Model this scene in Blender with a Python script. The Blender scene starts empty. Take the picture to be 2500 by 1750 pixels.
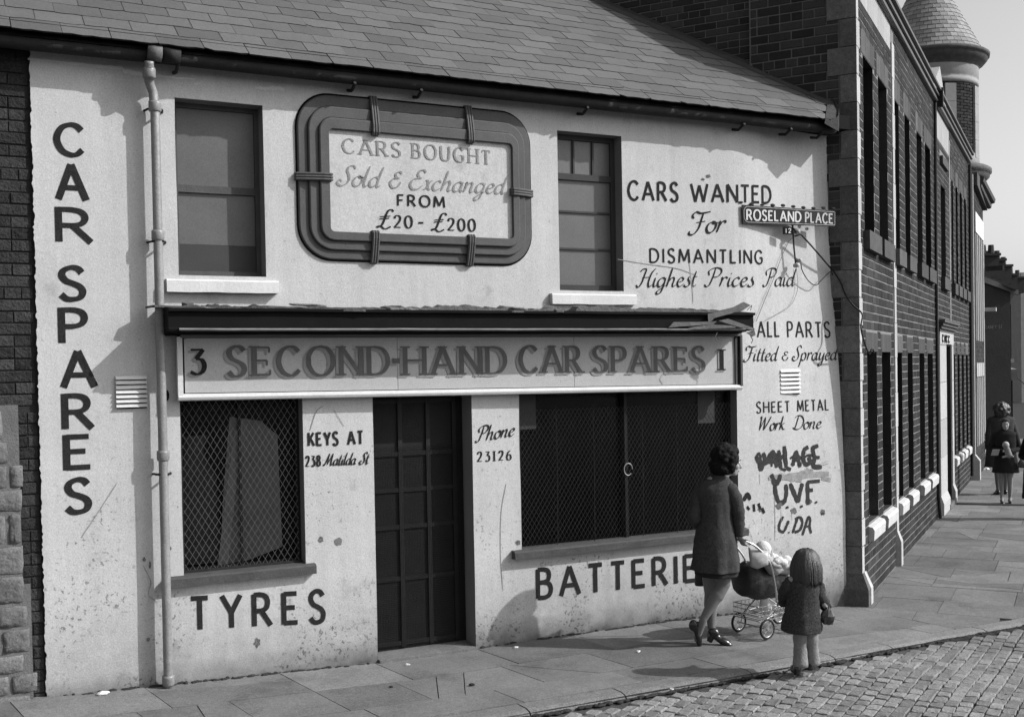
import bpy, bmesh, math, random
from mathutils import Vector, Matrix, noise
from math import sin, cos, pi, radians, sqrt, atan2

SC = bpy.context.scene
COL = SC.collection
random.seed(7)

# ------------------------------------------------------------------ camera, sky, sun, exposure
FPX, PX0, PY0 = 2700., 1250., 955.
HCAM, YAW, PITCH, ROLL = 2.35, radians(63.2), radians(1.16), .018
F0 = Vector((cos(YAW), sin(YAW), 0)); R0 = Vector((sin(YAW), -cos(YAW), 0)); Z = Vector((0, 0, 1))
FW = cos(PITCH) * F0 - sin(PITCH) * Z
UP0 = cos(PITCH) * Z + sin(PITCH) * F0
RT = cos(ROLL) * R0 - sin(ROLL) * UP0
UPV = cos(ROLL) * UP0 + sin(ROLL) * R0
CAMP = Vector((0, 0, HCAM))
cd = bpy.data.cameras.new('camera'); cam = bpy.data.objects.new('camera', cd); COL.objects.link(cam)
m3 = Matrix((RT, UPV, -FW)).transposed()
cam.matrix_world = Matrix.Translation(CAMP) @ m3.to_4x4()
cd.sensor_width = 36; cd.lens = 36 * FPX / 2500; cd.shift_y = (PY0 - 875) / 2500
cd.clip_start = .1; cd.clip_end = 600
SC.camera = cam

SUNV = Vector((1.52, -1.0, 1.35)).normalized()
w = bpy.data.worlds.new('World'); SC.world = w; w.use_nodes = True
wn, wl = w.node_tree.nodes, w.node_tree.links
sky = wn.new('ShaderNodeTexSky'); sky.sky_type = 'NISHITA'; sky.sun_disc = False
sky.sun_elevation = math.asin(SUNV.z); sky.sun_rotation = atan2(SUNV.x, SUNV.y)
sky.dust_density = 3.0; sky.air_density = 1.0
bwn = wn.new('ShaderNodeRGBToBW')          # a black-and-white photograph: the sky keeps only its brightness
wl.new(sky.outputs[0], bwn.inputs[0])
bg = wn['Background']; wl.new(bwn.outputs[0], bg.inputs[0]); bg.inputs[1].default_value = .15
sd = bpy.data.lights.new('sun', 'SUN'); sd.energy = 3.6; sd.angle = radians(.53); sd.color = (1, 1, 1)
sun = bpy.data.objects.new('sun', sd); COL.objects.link(sun)
sun.rotation_euler = SUNV.to_track_quat('Z', 'Y').to_euler()
SC.view_settings.view_transform = 'Standard'; SC.view_settings.look = 'None'
SC.view_settings.exposure = .50; SC.view_settings.gamma = 1.0
SC.view_settings.use_curve_mapping = False
SC.render.engine = 'CYCLES'

# ------------------------------------------------------------------ survey helpers
def ray(x, y): return FW + RT * ((x - PX0) / FPX) - UPV * ((y - PY0) / FPX)
def onp(x, y, p, n):
    d = ray(x, y); n = Vector(n); return CAMP + d * ((Vector(p) - CAMP).dot(n) / d.dot(n))
def proj(P):
    v = Vector(P) - CAMP; z = v.dot(FW)
    return PX0 + FPX * v.dot(RT) / z, PY0 - FPX * v.dot(UPV) / z, z
def gnd(x, y, z=0): return onp(x, y, (0, 0, z), (0, 0, 1))
D0 = 8.45
def sstep(t): t = min(max(t, 0.), 1.); return t * t * (3 - 2 * t)
def wy(X, z):                                   # face of the shop wall: lumpy, and leaning back a little at its right end
    return D0 + (.02 + .15 * sstep((z - .8) / 3.2)) * sstep((X - 6.6) / 1.4) + .005 * noise.noise(Vector((X * 1.7, z * 1.7, 3.)))
def S(x, y, off=0.):                            # point of the shop face seen at a place of the photograph
    yy = D0
    for _ in range(6):
        P = onp(x, y, (0, yy - off, 0), (0, 1, 0)); yy = wy(P.x, P.z)
    return P
TH = radians(36.1)
dF = Vector((cos(TH), sin(TH), 0)); nF = Vector((sin(TH), -cos(TH), 0)); gd = Vector((-sin(TH), cos(TH), 0)); nG = -dF
KS, GZ0 = 1.045, -.106                         # the brick building's survey: its unit in metres, its ground level
C0 = Vector((8.168, 8.384, 0))
def fpt(s, z, off=0.): return C0 + dF * s * KS + nF * off * KS + Z * (z * KS + GZ0)
def gpt(t, z, off=0.): return C0 + gd * t * KS + nG * off * KS + Z * (z * KS + GZ0)
def gz(X, y=8.4): return .09 * min(max((3 - X) / 2.5, 0), 1.4) + GZ0 * sstep((X - 6) / 2)
def ky(X): return .30 * sstep((X - 6) / 2)       # the kerb swings round towards the side street

# ------------------------------------------------------------------ materials
MATS = {}
def mat(name, v, rough=.9, var=.25, scale=3., fine=0., bump=.25, bscale=90., rnd=0., spec=.14, metal=0.,
        streak=0., specks=0., spscale=25., low=None, isl=0., mid=0.):
    if name in MATS: return MATS[name]
    m = bpy.data.materials.new(name); m.use_nodes = True; MATS[name] = m
    N, L = m.node_tree.nodes, m.node_tree.links
    b = N['Principled BSDF']; b.inputs['Roughness'].default_value = rough
    b.inputs['Specular IOR Level'].default_value = spec; b.inputs['Metallic'].default_value = metal
    g = N.new('ShaderNodeNewGeometry')
    def math_(op, a, c=None, clamp=False):
        n = N.new('ShaderNodeMath'); n.operation = op; n.use_clamp = clamp
        for i, q in enumerate((a, c)):
            if q is None: continue
            if isinstance(q, (int, float)): n.inputs[i].default_value = q
            else: L.new(q, n.inputs[i])
        return n.outputs[0]
    def nz(sc, det=4, vec=None, rough_=.6):
        n = N.new('ShaderNodeTexNoise'); n.inputs['Scale'].default_value = sc; n.inputs['Detail'].default_value = det
        n.inputs['Roughness'].default_value = rough_
        L.new(vec or g.outputs['Position'], n.inputs['Vector']); return n.outputs['Fac']
    f = math_('ADD', math_('MULTIPLY', math_('SUBTRACT', nz(scale), .5), 2 * var), 1.)
    if fine: f = math_('MULTIPLY', f, math_('ADD', math_('MULTIPLY', math_('SUBTRACT', nz(80, 2, None, .75), .5), 4.2 * fine), 1.))
    if mid > .25:
        st_ = math_('MULTIPLY', math_('SUBTRACT', nz(1.6, 7, None, .72), .54), 7., True); f = math_('MULTIPLY', f, math_('SUBTRACT', 1., math_('MULTIPLY', st_, .28)))
    if mid: f = math_('MULTIPLY', f, math_('ADD', math_('MULTIPLY', math_('SUBTRACT', nz(26, 5, None, .8), .5), 3.2 * mid), 1.))
    if rnd:
        oi = N.new('ShaderNodeObjectInfo')
        f = math_('MULTIPLY', f, math_('ADD', math_('MULTIPLY', math_('SUBTRACT', oi.outputs['Random'], .5), 2 * rnd), 1.))
    if isl:
        f = math_('MULTIPLY', f, math_('ADD', math_('MULTIPLY', math_('SUBTRACT', g.outputs['Random Per Island'], .5), 2 * isl), 1.))
    if streak:
        mp = N.new('ShaderNodeMapping'); mp.inputs['Scale'].default_value = (9, 9, .6); L.new(g.outputs['Position'], mp.inputs[0])
        f = math_('MULTIPLY', f, math_('ADD', math_('MULTIPLY', math_('SUBTRACT', nz(1., 5, mp.outputs[0]), .5), 2 * streak), 1.))
    if low or specks:
        sx = N.new('ShaderNodeSeparateXYZ'); L.new(g.outputs['Position'], sx.inputs[0])
    if low:                                     # splashed dirt: (height it reaches, darkness)
        hh = math_('DIVIDE', math_('SUBTRACT', low[0], sx.outputs[2]), low[0], True)
        dirt = math_('MULTIPLY', math_('MULTIPLY', hh, low[1]), math_('MULTIPLY', nz(7, 6), 1.6), True)
        f = math_('MULTIPLY', f, math_('SUBTRACT', 1., dirt))
        spk = math_('MULTIPLY', math_('SUBTRACT', nz(34, 3), math_('ADD', .555, math_('MULTIPLY', sx.outputs[2], .045))), 14., True)
        cl = math_('MULTIPLY', math_('SUBTRACT', nz(1.9, 2), .44), 6., True)
        ft = math_('MULTIPLY', math_('DIVIDE', math_('SUBTRACT', .22, sx.outputs[2]), .22, True), math_('MULTIPLY', nz(5, 5), 1.1))
        f = math_('MULTIPLY', f, math_('SUBTRACT', 1., ft, True))
        pt_ = math_('MULTIPLY', math_('SUBTRACT', nz(2.6, 6, None, .7), .60), 9., True)
        f = math_('MULTIPLY', f, math_('SUBTRACT', 1., math_('MULTIPLY', pt_, .24)))
        f = math_('MULTIPLY', f, math_('SUBTRACT', 1., math_('MULTIPLY', math_('MULTIPLY', spk, cl), .58)))
    if specks:
        spk = math_('MULTIPLY', math_('SUBTRACT', nz(spscale, 3), .70), 20., True)
        f = math_('MULTIPLY', f, math_('SUBTRACT', 1., math_('MULTIPLY', spk, specks)))
    col = math_('MULTIPLY', f, v, True)
    cc = N.new('ShaderNodeCombineColor')
    for i in range(3): L.new(col, cc.inputs[i])
    L.new(cc.outputs[0], b.inputs['Base Color'])
    if bump:
        bn = N.new('ShaderNodeBump'); bn.inputs['Strength'].default_value = bump; bn.inputs['Distance'].default_value = .01
        hsum = math_('ADD', nz(bscale, 3), math_('MULTIPLY', nz(bscale / 7., 4), 1.2))
        L.new(hsum, bn.inputs['Height']); L.new(bn.outputs[0], b.inputs['Normal'])
    return m

PLASTER = mat('painted_plaster', 0.4, var=0.15, scale=1.6, fine=0.17, bump=0.2, bscale=110, streak=0.15, low=(.75, .42), specks=0.25, spscale=17, mid=0.09)
PAINTW = mat('white_paint', 0.5, rough=.6, var=.15, scale=6, fine=.1, bump=.2, bscale=60)
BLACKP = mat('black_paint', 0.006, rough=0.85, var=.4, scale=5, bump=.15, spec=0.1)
LETTER = mat('sign_paint_black', 0.018, rough=0.95, var=0.5, scale=16, fine=0.5, bump=.3, bscale=75)
LETTERG = mat('sign_paint_faded', 0.2, rough=.9, var=.55, scale=22, fine=.3, bump=.2)
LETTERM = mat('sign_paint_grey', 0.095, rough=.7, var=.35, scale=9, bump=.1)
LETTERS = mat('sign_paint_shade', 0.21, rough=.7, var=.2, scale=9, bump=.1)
BOARD = mat('fascia_enamel', 0.34, rough=.5, var=.16, scale=2.2, fine=0.14, bump=.08, bscale=12, specks=.4, spscale=30, mid=0.09)
MOULD = mat('sign_frame_paint', 0.075, rough=.6, var=0.3, scale=4, fine=0.15, bump=.15, specks=0.5, spscale=22, mid=0.14)
SILLD = mat('dark_sill_paint', 0.06, rough=.8, var=.3, scale=9, fine=.2, bump=.4, specks=.5, mid=0.2)
WFRAME = mat('window_frame_paint', 0.07, rough=.7, var=.3, scale=9, bump=.3)
BLIND = mat('painted_window_board', 0.088, rough=0.4, var=0.28, scale=3, fine=0.15, bump=.1, spec=0.35)
BLIND2 = mat('painted_window_board_dark', 0.045, rough=.6, var=.2, scale=3, fine=.08, bump=.1)
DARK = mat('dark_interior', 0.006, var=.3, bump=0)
SLATE = mat('roof_slate', 0.075, rough=.62, var=.16, scale=5, fine=0.25, bump=.3, bscale=40, rnd=.20, isl=.20, spec=.4, mid=0.14)
SLATEB = mat('roof_underfelt', .018, bump=0)
IRON = mat('black_iron', 0.012, rough=0.75, var=.5, scale=12, bump=.4, bscale=60, spec=0.3)
PIPE = mat('painted_cast_iron', 0.185, rough=.4, var=.35, scale=7, fine=0.2, bump=.25, bscale=50, spec=.5, streak=.25, mid=0.15)
WIRE = mat('galvanised_wire', 0.24, rough=.5, var=.3, bump=0, spec=.5, metal=.3)
DWOOD = mat('dark_painted_wood', 0.011, rough=.6, var=.4, scale=8, bump=.2)
BRICK = mat('red_brick', 0.032, rough=.9, var=.3, scale=14, fine=.2, bump=.5, bscale=70, rnd=.42, isl=.42)
BRICKG = mat('sooty_brick', 0.03, rough=.9, var=.3, scale=14, fine=.2, bump=.5, bscale=70, rnd=.45, isl=.45)
BRICKO = mat('old_rough_brick', 0.03, rough=.95, var=0.6, scale=12, fine=.3, bump=1.4, bscale=45, rnd=.35, isl=.3, mid=0.3)
MORTAR = mat('pointed_mortar', 0.155, var=.25, scale=9, fine=.1, bump=.3)
MORTARD = mat('dirty_mortar', 0.115, var=.35, scale=6, fine=.15, bump=.5)
MORTARO = mat('black_mortar', 0.026, var=.4, scale=6, fine=.15, bump=.6, bscale=30)
STONE = mat('rubble_stone', 0.12, var=.35, scale=10, fine=.25, bump=1., bscale=28, rnd=0.15, mid=0.3)
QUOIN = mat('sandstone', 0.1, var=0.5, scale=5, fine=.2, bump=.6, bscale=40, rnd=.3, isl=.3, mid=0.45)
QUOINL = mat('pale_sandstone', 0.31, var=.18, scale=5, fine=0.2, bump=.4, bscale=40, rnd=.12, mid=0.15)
SILLW = mat('pale_painted_sill', 0.4, rough=.7, var=.2, scale=8, fine=.12, bump=.3)
TERRA = mat('dark_terracotta', 0.06, rough=.8, var=.4, scale=8, fine=.2, bump=.3, rnd=.3, streak=.3)
SLAB = mat('paving_slab', 0.13, rough=.85, var=0.42, scale=2.4, fine=0.34, bump=.35, bscale=110, rnd=0.2, specks=.45, spscale=30, mid=0.3)
JOINT = mat('dirt_joint', 0.028, var=.4, scale=8, fine=.3, bump=.5)
KERB = mat('granite_kerb', 0.15, rough=.8, var=.3, scale=8, fine=0.45, bump=.5, bscale=80, rnd=.15, mid=0.25)
SETT = mat('granite_sett', 0.15, rough=0.85, var=.25, scale=20, fine=0.34, bump=.6, bscale=60, rnd=.28, isl=.28, spec=0.25, mid=0.22)
SKIN = mat('skin', 0.27, rough=.55, var=.06, scale=20, bump=.05)
STOCK = mat('nylon_stockings', 0.13, rough=.5, var=.08, scale=20, bump=.05)
COAT = mat('dark_wool_coat', 0.043, rough=1., var=.25, scale=25, fine=0.35, bump=.5, bscale=160, spec=.1, mid=0.2)
TWEED = mat('speckled_tweed', 0.045, rough=1., var=.35, scale=60, fine=0.6, bump=.9, bscale=200, spec=.1)
HAIRD = mat('dark_hair', 0.007, rough=0.7, var=.5, scale=60, bump=.8, bscale=120, spec=0.12)
HAIRB = mat('brown_hair', 0.032, rough=0.5, var=.4, scale=50, bump=.5, bscale=90, spec=.5)
TROUS = mat('light_trousers', 0.19, rough=.95, var=.15, scale=20, fine=.1, bump=0.6, mid=0.2)
SHOE = mat('black_leather', .012, rough=.25, var=.2, bump=.05, spec=.6)
CHROME = mat('chrome_tube', .55, rough=.2, var=.1, bump=0, metal=.9)
RUBBER = mat('black_rubber', .02, rough=.7, bump=.1)
LEATHC = mat('dark_leathercloth', 0.012, rough=0.55, var=.3, scale=10, bump=0.6, bscale=30, spec=.5)
WOOLW = mat('white_wool', 0.5, rough=1., var=.12, scale=30, bump=.9, bscale=90)
FROST = mat('milky_plastic', 0.3, rough=.35, var=.15, scale=12, bump=.2, bscale=20, spec=.5)
GREYC = mat('grey_cloth', .08, rough=1., var=.2, bump=.3)
PAPER = mat('white_paper', 0.5, rough=.9, var=.08, bump=.2)
CABLE = mat('black_cable', .012, rough=.5, bump=0)
WIREG = mat('thin_grey_wire', .14, rough=.6, bump=0)
RENDER = mat('grey_render', 0.17, var=.2, scale=3, fine=.1, bump=.3, streak=.15)
GDARK = mat('dark_gable', 0.035, var=.25, scale=2, fine=.15, bump=.4)  # plain dark tone for the far gable and its chimneys
SPRAY = mat('spray_paint', 0.03, rough=.8, var=0.5, scale=18, fine=.3, bump=.2)
SPRAY2 = mat('smeared_spray_paint', .22, rough=.9, var=.5, scale=14, fine=.3, bump=.2)

def glass(name, tint=.55, rough=.04):
    m = bpy.data.materials.new(name); m.use_nodes = True; N, L = m.node_tree.nodes, m.node_tree.links
    N.remove(N['Principled BSDF'])
    t = N.new('ShaderNodeBsdfTransparent'); t.inputs[0].default_value = (tint, tint, tint, 1)
    gl = N.new('ShaderNodeBsdfGlossy'); gl.inputs['Roughness'].default_value = .38; gl.inputs[0].default_value = (.16, .16, .16, 1)
    fr = N.new('ShaderNodeFresnel'); fr.inputs[0].default_value = 1.45
    mx = N.new('ShaderNodeMixShader'); L.new(fr.outputs[0], mx.inputs[0]); L.new(t.outputs[0], mx.inputs[1]); L.new(gl.outputs[0], mx.inputs[2])
    L.new(mx.outputs[0], N['Material Output'].inputs[0]); return m
GLASS = glass('dusty_glass', .8)

# ------------------------------------------------------------------ object helpers
def tag(o, label=None, cat=None, group=None, kind=None):
    if label: o['label'] = label
    if cat: o['category'] = cat
    if group: o['group'] = group
    if kind: o['kind'] = kind
    return o
def thing(name, label, cat, loc=(0, 0, 0), group=None, kind=None):
    o = bpy.data.objects.new(name, None); COL.objects.link(o); o.location = loc; o.empty_display_size = .2
    return tag(o, label, cat, group, kind)
def adopt(o, parent):
    o.parent = parent
    if parent is not None and parent.type == 'EMPTY': o.matrix_parent_inverse = Matrix.Translation(-Vector(parent.location))
    return o
def link(name, mesh, parent=None, mw=None, label=None):
    o = bpy.data.objects.new(name, mesh); COL.objects.link(o)
    if mw is not None: o.matrix_world = mw
    if parent is not None: adopt(o, parent)
    if label: o['label'] = label
    return o

class MB:
    def __init__(s): s.v = []; s.f = []; s.mi = []; s.cm = 0
    def add(s, vs, fs):
        n = len(s.v); s.v += [tuple(p) for p in vs]
        for f in fs: s.f.append([n + i for i in f]); s.mi.append(s.cm)
        return s
    def box(s, c, ax, ay, az):                   # centre and three half axes
        c = Vector(c); P = [c + ax * i + ay * j + az * k for i in (-1, 1) for j in (-1, 1) for k in (-1, 1)]
        if ax.cross(ay).dot(az) < 0: P = [c - ax * i + ay * j + az * k for i in (-1, 1) for j in (-1, 1) for k in (-1, 1)]
        return s.add(P, [(0, 1, 3, 2), (4, 6, 7, 5), (0, 4, 5, 1), (2, 3, 7, 6), (0, 2, 6, 4), (1, 5, 7, 3)])
    def abox(s, x0, x1, y0, y1, z0, z1):
        return s.box(((x0 + x1) / 2, (y0 + y1) / 2, (z0 + z1) / 2), Vector(((x1 - x0) / 2, 0, 0)), Vector((0, (y1 - y0) / 2, 0)), Vector((0, 0, (z1 - z0) / 2)))
    def obox(s, pt, a0, a1, z0, z1, o0, o1):     # box in a wall's own frame (pt = fpt or gpt)
        P = [pt(a, z_, o) for a in (a0, a1) for z_ in (z0, z1) for o in (o0, o1)]
        c = sum(P, Vector()) / 8
        ex = (pt(a1, z0, o0) - pt(a0, z0, o0)) / 2; ez = (pt(a0, z1, o0) - pt(a0, z0, o0)) / 2; ey = (pt(a0, z0, o1) - pt(a0, z0, o0)) / 2
        return s.box(c, ex, ey, ez)
    def prism(s, poly, d):                        # planar polygon pushed along d
        n = len(poly); d = Vector(d)
        nrm = Vector()
        for i in range(n): nrm += Vector(poly[i]).cross(Vector(poly[(i + 1) % n]))
        if nrm.dot(d) > 0: poly = poly[::-1]
        P = [Vector(p) for p in poly] + [Vector(p) + d for p in poly]
        fs = [tuple(range(n)), tuple(range(2 * n - 1, n - 1, -1))] + [(i, n + i, n + (i + 1) % n, (i + 1) % n) for i in range(n)]
        return s.add(P, fs)
    def tube(s, pts, r, n=8, caps=True):
        pts = [Vector(p) for p in pts]; m = len(pts)
        rs = r if isinstance(r, (list, tuple)) else [r] * m
        t0 = (pts[1] - pts[0]).normalized(); a = t0.orthogonal().normalized()
        base = len(s.v); vs = []
        for i, p in enumerate(pts):
            t = (pts[min(i + 1, m - 1)] - pts[max(i - 1, 0)]).normalized()
            a = (a - t * a.dot(t)).normalized(); b = t.cross(a)
            vs += [p + (a * cos(2 * pi * k / n) + b * sin(2 * pi * k / n)) * rs[i] for k in range(n)]
        fs = [(i * n + k, i * n + (k + 1) % n, (i + 1) * n + (k + 1) % n, (i + 1) * n + k) for i in range(m - 1) for k in range(n)]
        if caps: fs += [tuple(range(n))[::-1], tuple(range((m - 1) * n, m * n))]
        return s.add(vs, fs)
    def ring(s, c, ax, ay, az, prof, n=24, a0=0., a1=2 * pi):   # lathe: prof = [(r, h)...] about az, ax/ay unit
        c = Vector(c); vs = []; full = abs(a1 - a0 - 2 * pi) < 1e-6; m = n if full else n + 1
        for r, h in prof:
            for k in range(m):
                q = a0 + (a1 - a0) * k / n; vs.append(c + (ax * cos(q) + ay * sin(q)) * r + az * h)
        fs = []
        for i in range(len(prof) - 1):
            for k in range(n):
                k2 = (k + 1) % m; fs.append((i * m + k, i * m + k2, (i + 1) * m + k2, (i + 1) * m + k))
        return s.add(vs, fs)
    def loft(s, rings, caps=True):
        n = len(rings[0]); vs = [p for r in rings for p in r]
        fs = [(i * n + k, i * n + (k + 1) % n, (i + 1) * n + (k + 1) % n, (i + 1) * n + k) for i in range(len(rings) - 1) for k in range(n)]
        if caps: fs += [tuple(range(n))[::-1], tuple(range((len(rings) - 1) * n, len(rings) * n))]
        return s.add(vs, fs)
    def ball(s, c, rx, ry, rz, M=None, n=16, m=10):
        c = Vector(c); vs = []
        for i in range(m + 1):
            th = pi * i / m
            for k in range(n):
                q = Vector((rx * sin(th) * cos(2 * pi * k / n), ry * sin(th) * sin(2 * pi * k / n), rz * cos(th)))
                if i in (0, m): q = Vector((rx * 1e-3 * cos(2 * pi * k / n), ry * 1e-3 * sin(2 * pi * k / n), rz * cos(th)))
                vs.append(c + (M @ q if M else q))
        fs = [(i * n + k, (i + 1) * n + k, (i + 1) * n + (k + 1) % n, i * n + (k + 1) % n) for i in range(m) for k in range(n)]
        fs += [tuple(range(n)), tuple(range(m * n, m * n + n))[::-1]]
        return s.add(vs, fs)
    def mesh(s, name, mats, smooth=False):
        me = bpy.data.meshes.new(name); me.from_pydata(s.v, [], s.f)
        for m in (mats if isinstance(mats, (list, tuple)) else [mats]): me.materials.append(m)
        if any(s.mi): me.polygons.foreach_set('material_index', s.mi)
        if smooth: me.polygons.foreach_set('use_smooth', [True] * len(me.polygons))
        me.update(); return me
    def build(s, name, mats, parent=None, label=None, smooth=False, kind=None):
        o = link(name, s.mesh(name, mats, smooth), parent, label=label)
        if kind: o['kind'] = kind
        return o
def smooth_pts(pts, k=6):
    P = [Vector(p) for p in pts]; P = [P[0] * 2 - P[1]] + P + [P[-1] * 2 - P[-2]]; out = []
    for i in range(1, len(P) - 2):
        for j in range(k):
            t = j / k; a, b, c, d = P[i - 1:i + 3]
            out.append(.5 * ((2 * b) + (c - a) * t + (2 * a - 5 * b + 4 * c - d) * t * t + (3 * b - a - 3 * c + d) * t ** 3))
    out.append(P[-2]); return out
def wall_grid(pt, us, zs, holes, depth, step=.14, bumpy=0.):
    """a wall face with real openings and reveals; pt(u, z, off) gives points, off towards the street"""
    mb = MB()
    def fine(a):
        out = []
        for i in range(len(a) - 1):
            n = max(1, int((a[i + 1] - a[i]) / step + .5)); out += [a[i] + (a[i + 1] - a[i]) * j / n for j in range(n)]
        return out + [a[-1]]
    us = fine(sorted(set(us + [h[0] for h in holes] + [h[1] for h in holes])))
    zs = fine(sorted(set(zs + [h[2] for h in holes] + [h[3] for h in holes])))
    idx = {}
    def vid(i, j):
        if (i, j) not in idx:
            u, z_ = us[i], zs[j]; o = 0.
            
            idx[(i, j)] = len(mb.v); mb.v.append(tuple(pt(u, z_, o)))
        return idx[(i, j)]
    for i in range(len(us) - 1):
        for j in range(len(zs) - 1):
            uc, zc = (us[i] + us[i + 1]) / 2, (zs[j] + zs[j + 1]) / 2
            if any(h[0] < uc < h[1] and h[2] < zc < h[3] for h in holes): continue
            mb.f.append([vid(i, j), vid(i + 1, j), vid(i + 1, j + 1), vid(i, j + 1)]); mb.mi.append(0)
    for h in holes:
        dp = h[4] if len(h) > 4 else depth
        a, b, c, d = h[:4]; e = 0
        for P in (((a, c), (a, d)), ((b, d), (b, c)), ((a, d), (b, d)), ((b, c), (a, c))):
            (u0, z0), (u1, z1) = P
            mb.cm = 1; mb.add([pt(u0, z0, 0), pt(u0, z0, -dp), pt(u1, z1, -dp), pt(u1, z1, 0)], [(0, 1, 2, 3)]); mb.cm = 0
    return mb
def top_pieces(items, key, n=300):
    items = sorted(items, key=key, reverse=True); return items[:n], items[n:]
def seen(P, m=60):
    x, y, z_ = proj(P)
    return z_ > 0 and -m < x < 2500 + m and -m < y < 1750 + m

# ------------------------------------------------------------------ signwriter's strokes (letters as painted ribbons)
CAPS = {
'A': (80, '-0,0 38,100', '-38,100 80,0', '-15,34 64,34'),
'B': (56, '-0,0 0,100', '~0,98 24,98 42,92 48,76 42,60 26,54 0,53', '~0,53 28,53 48,46 55,28 48,9 28,1 0,2'),
'C': (72, '~68,82 54,96 36,99 14,88 1,62 1,38 14,12 36,1 54,4 69,19'),
'D': (70, '-0,0 0,100', '~0,98 26,98 50,90 65,70 69,50 65,30 50,10 26,2 0,2'),
'E': (52, '-0,0 0,100', '-0,96 50,96', '-0,52 42,52', '-0,4 52,4'),
'F': (48, '-0,0 0,100', '-0,96 48,96', '-0,50 40,50'),
'G': (76, '~70,80 54,96 36,99 14,88 1,62 1,38 14,12 36,1 56,3 71,14', '-71,14 71,45', '-46,45 71,45'),
'H': (70, '-0,0 0,100', '-70,0 70,100', '-0,52 70,52'),
'I': (4, '-2,0 2,100'),
'K': (62, '-0,0 0,100', '-58,100 2,38', '-20,56 62,0'),
'L': (46, '-0,0 0,100', '-0,4 46,4'),
'M': (90, '-0,0 8,100', '-8,100 45,14', '-45,14 82,100', '-82,100 90,0'),
'N': (70, '-0,0 0,100', '-0,100 70,0', '-70,0 70,100'),
'O': (84, '~42,100 66,93 82,70 84,50 82,30 66,7 42,0 18,7 2,30 0,50 2,70 18,93 42,100'),
'P': (52, '-0,0 0,100', '~0,98 26,98 44,91 51,74 45,56 28,47 0,46'),
'R': (62, '-0,0 0,100', '~0,98 26,98 44,91 51,74 45,56 28,48 0,47', '-26,48 62,0'),
'S': (54, '~50,84 40,97 24,100 7,90 3,74 12,58 28,50 44,40 51,25 45,7 28,0 12,2 0,15'),
'T': (60, '-30,0 30,96', '-0,96 60,96'),
'U': (66, '~0,100 0,60 1,34 8,10 33,0 58,10 65,34 66,60 66,100'),
'V': (76, '-0,100 38,0', '-76,100 38,0'),
'W': (112, '-0,100 28,0', '-28,0 56,92', '-56,92 84,0', '-84,0 112,100'),
'Y': (68, '-0,100 34,46', '-68,100 34,46', '-34,48 34,0'),
'0': (54, '~27,100 45,88 53,62 53,38 45,12 27,0 9,12 1,38 1,62 9,88 27,100'),
'1': (24, '-12,0 12,100'),
'2': (52, '~4,76 10,94 27,100 44,92 48,74 40,52 20,26 0,3', '-0,4 52,4'),
'3': (52, '-4,97 48,97', '-48,97 22,60', '~22,60 42,56 51,34 44,10 24,0 2,10'),
'6': (54, '~46,94 24,84 5,54 2,28 10,6 28,0 46,8 52,30 44,50 28,56 10,48 3,34'),
'8': (52, '~26,54 42,62 47,78 40,94 26,100 12,94 5,78 10,62 26,54 44,44 51,26 44,7 26,0 8,7 1,26 8,44 26,54'),
'-': (34, '-0,46 34,46'), ' ': (44,), '.': (6, '-0,0 0,7'),
'£': (74, '~74,90 64,101 50,94 42,72 37,45 28,16 8,1', '~4,4 22,11 44,-4 70,10', '-16,60 62,66', '-14,48 58,54'),
'&': (50, '~44,74 30,84 16,72 24,54 38,50', '~36,51 10,46 2,24 18,2 38,8 48,32'),
}
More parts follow.
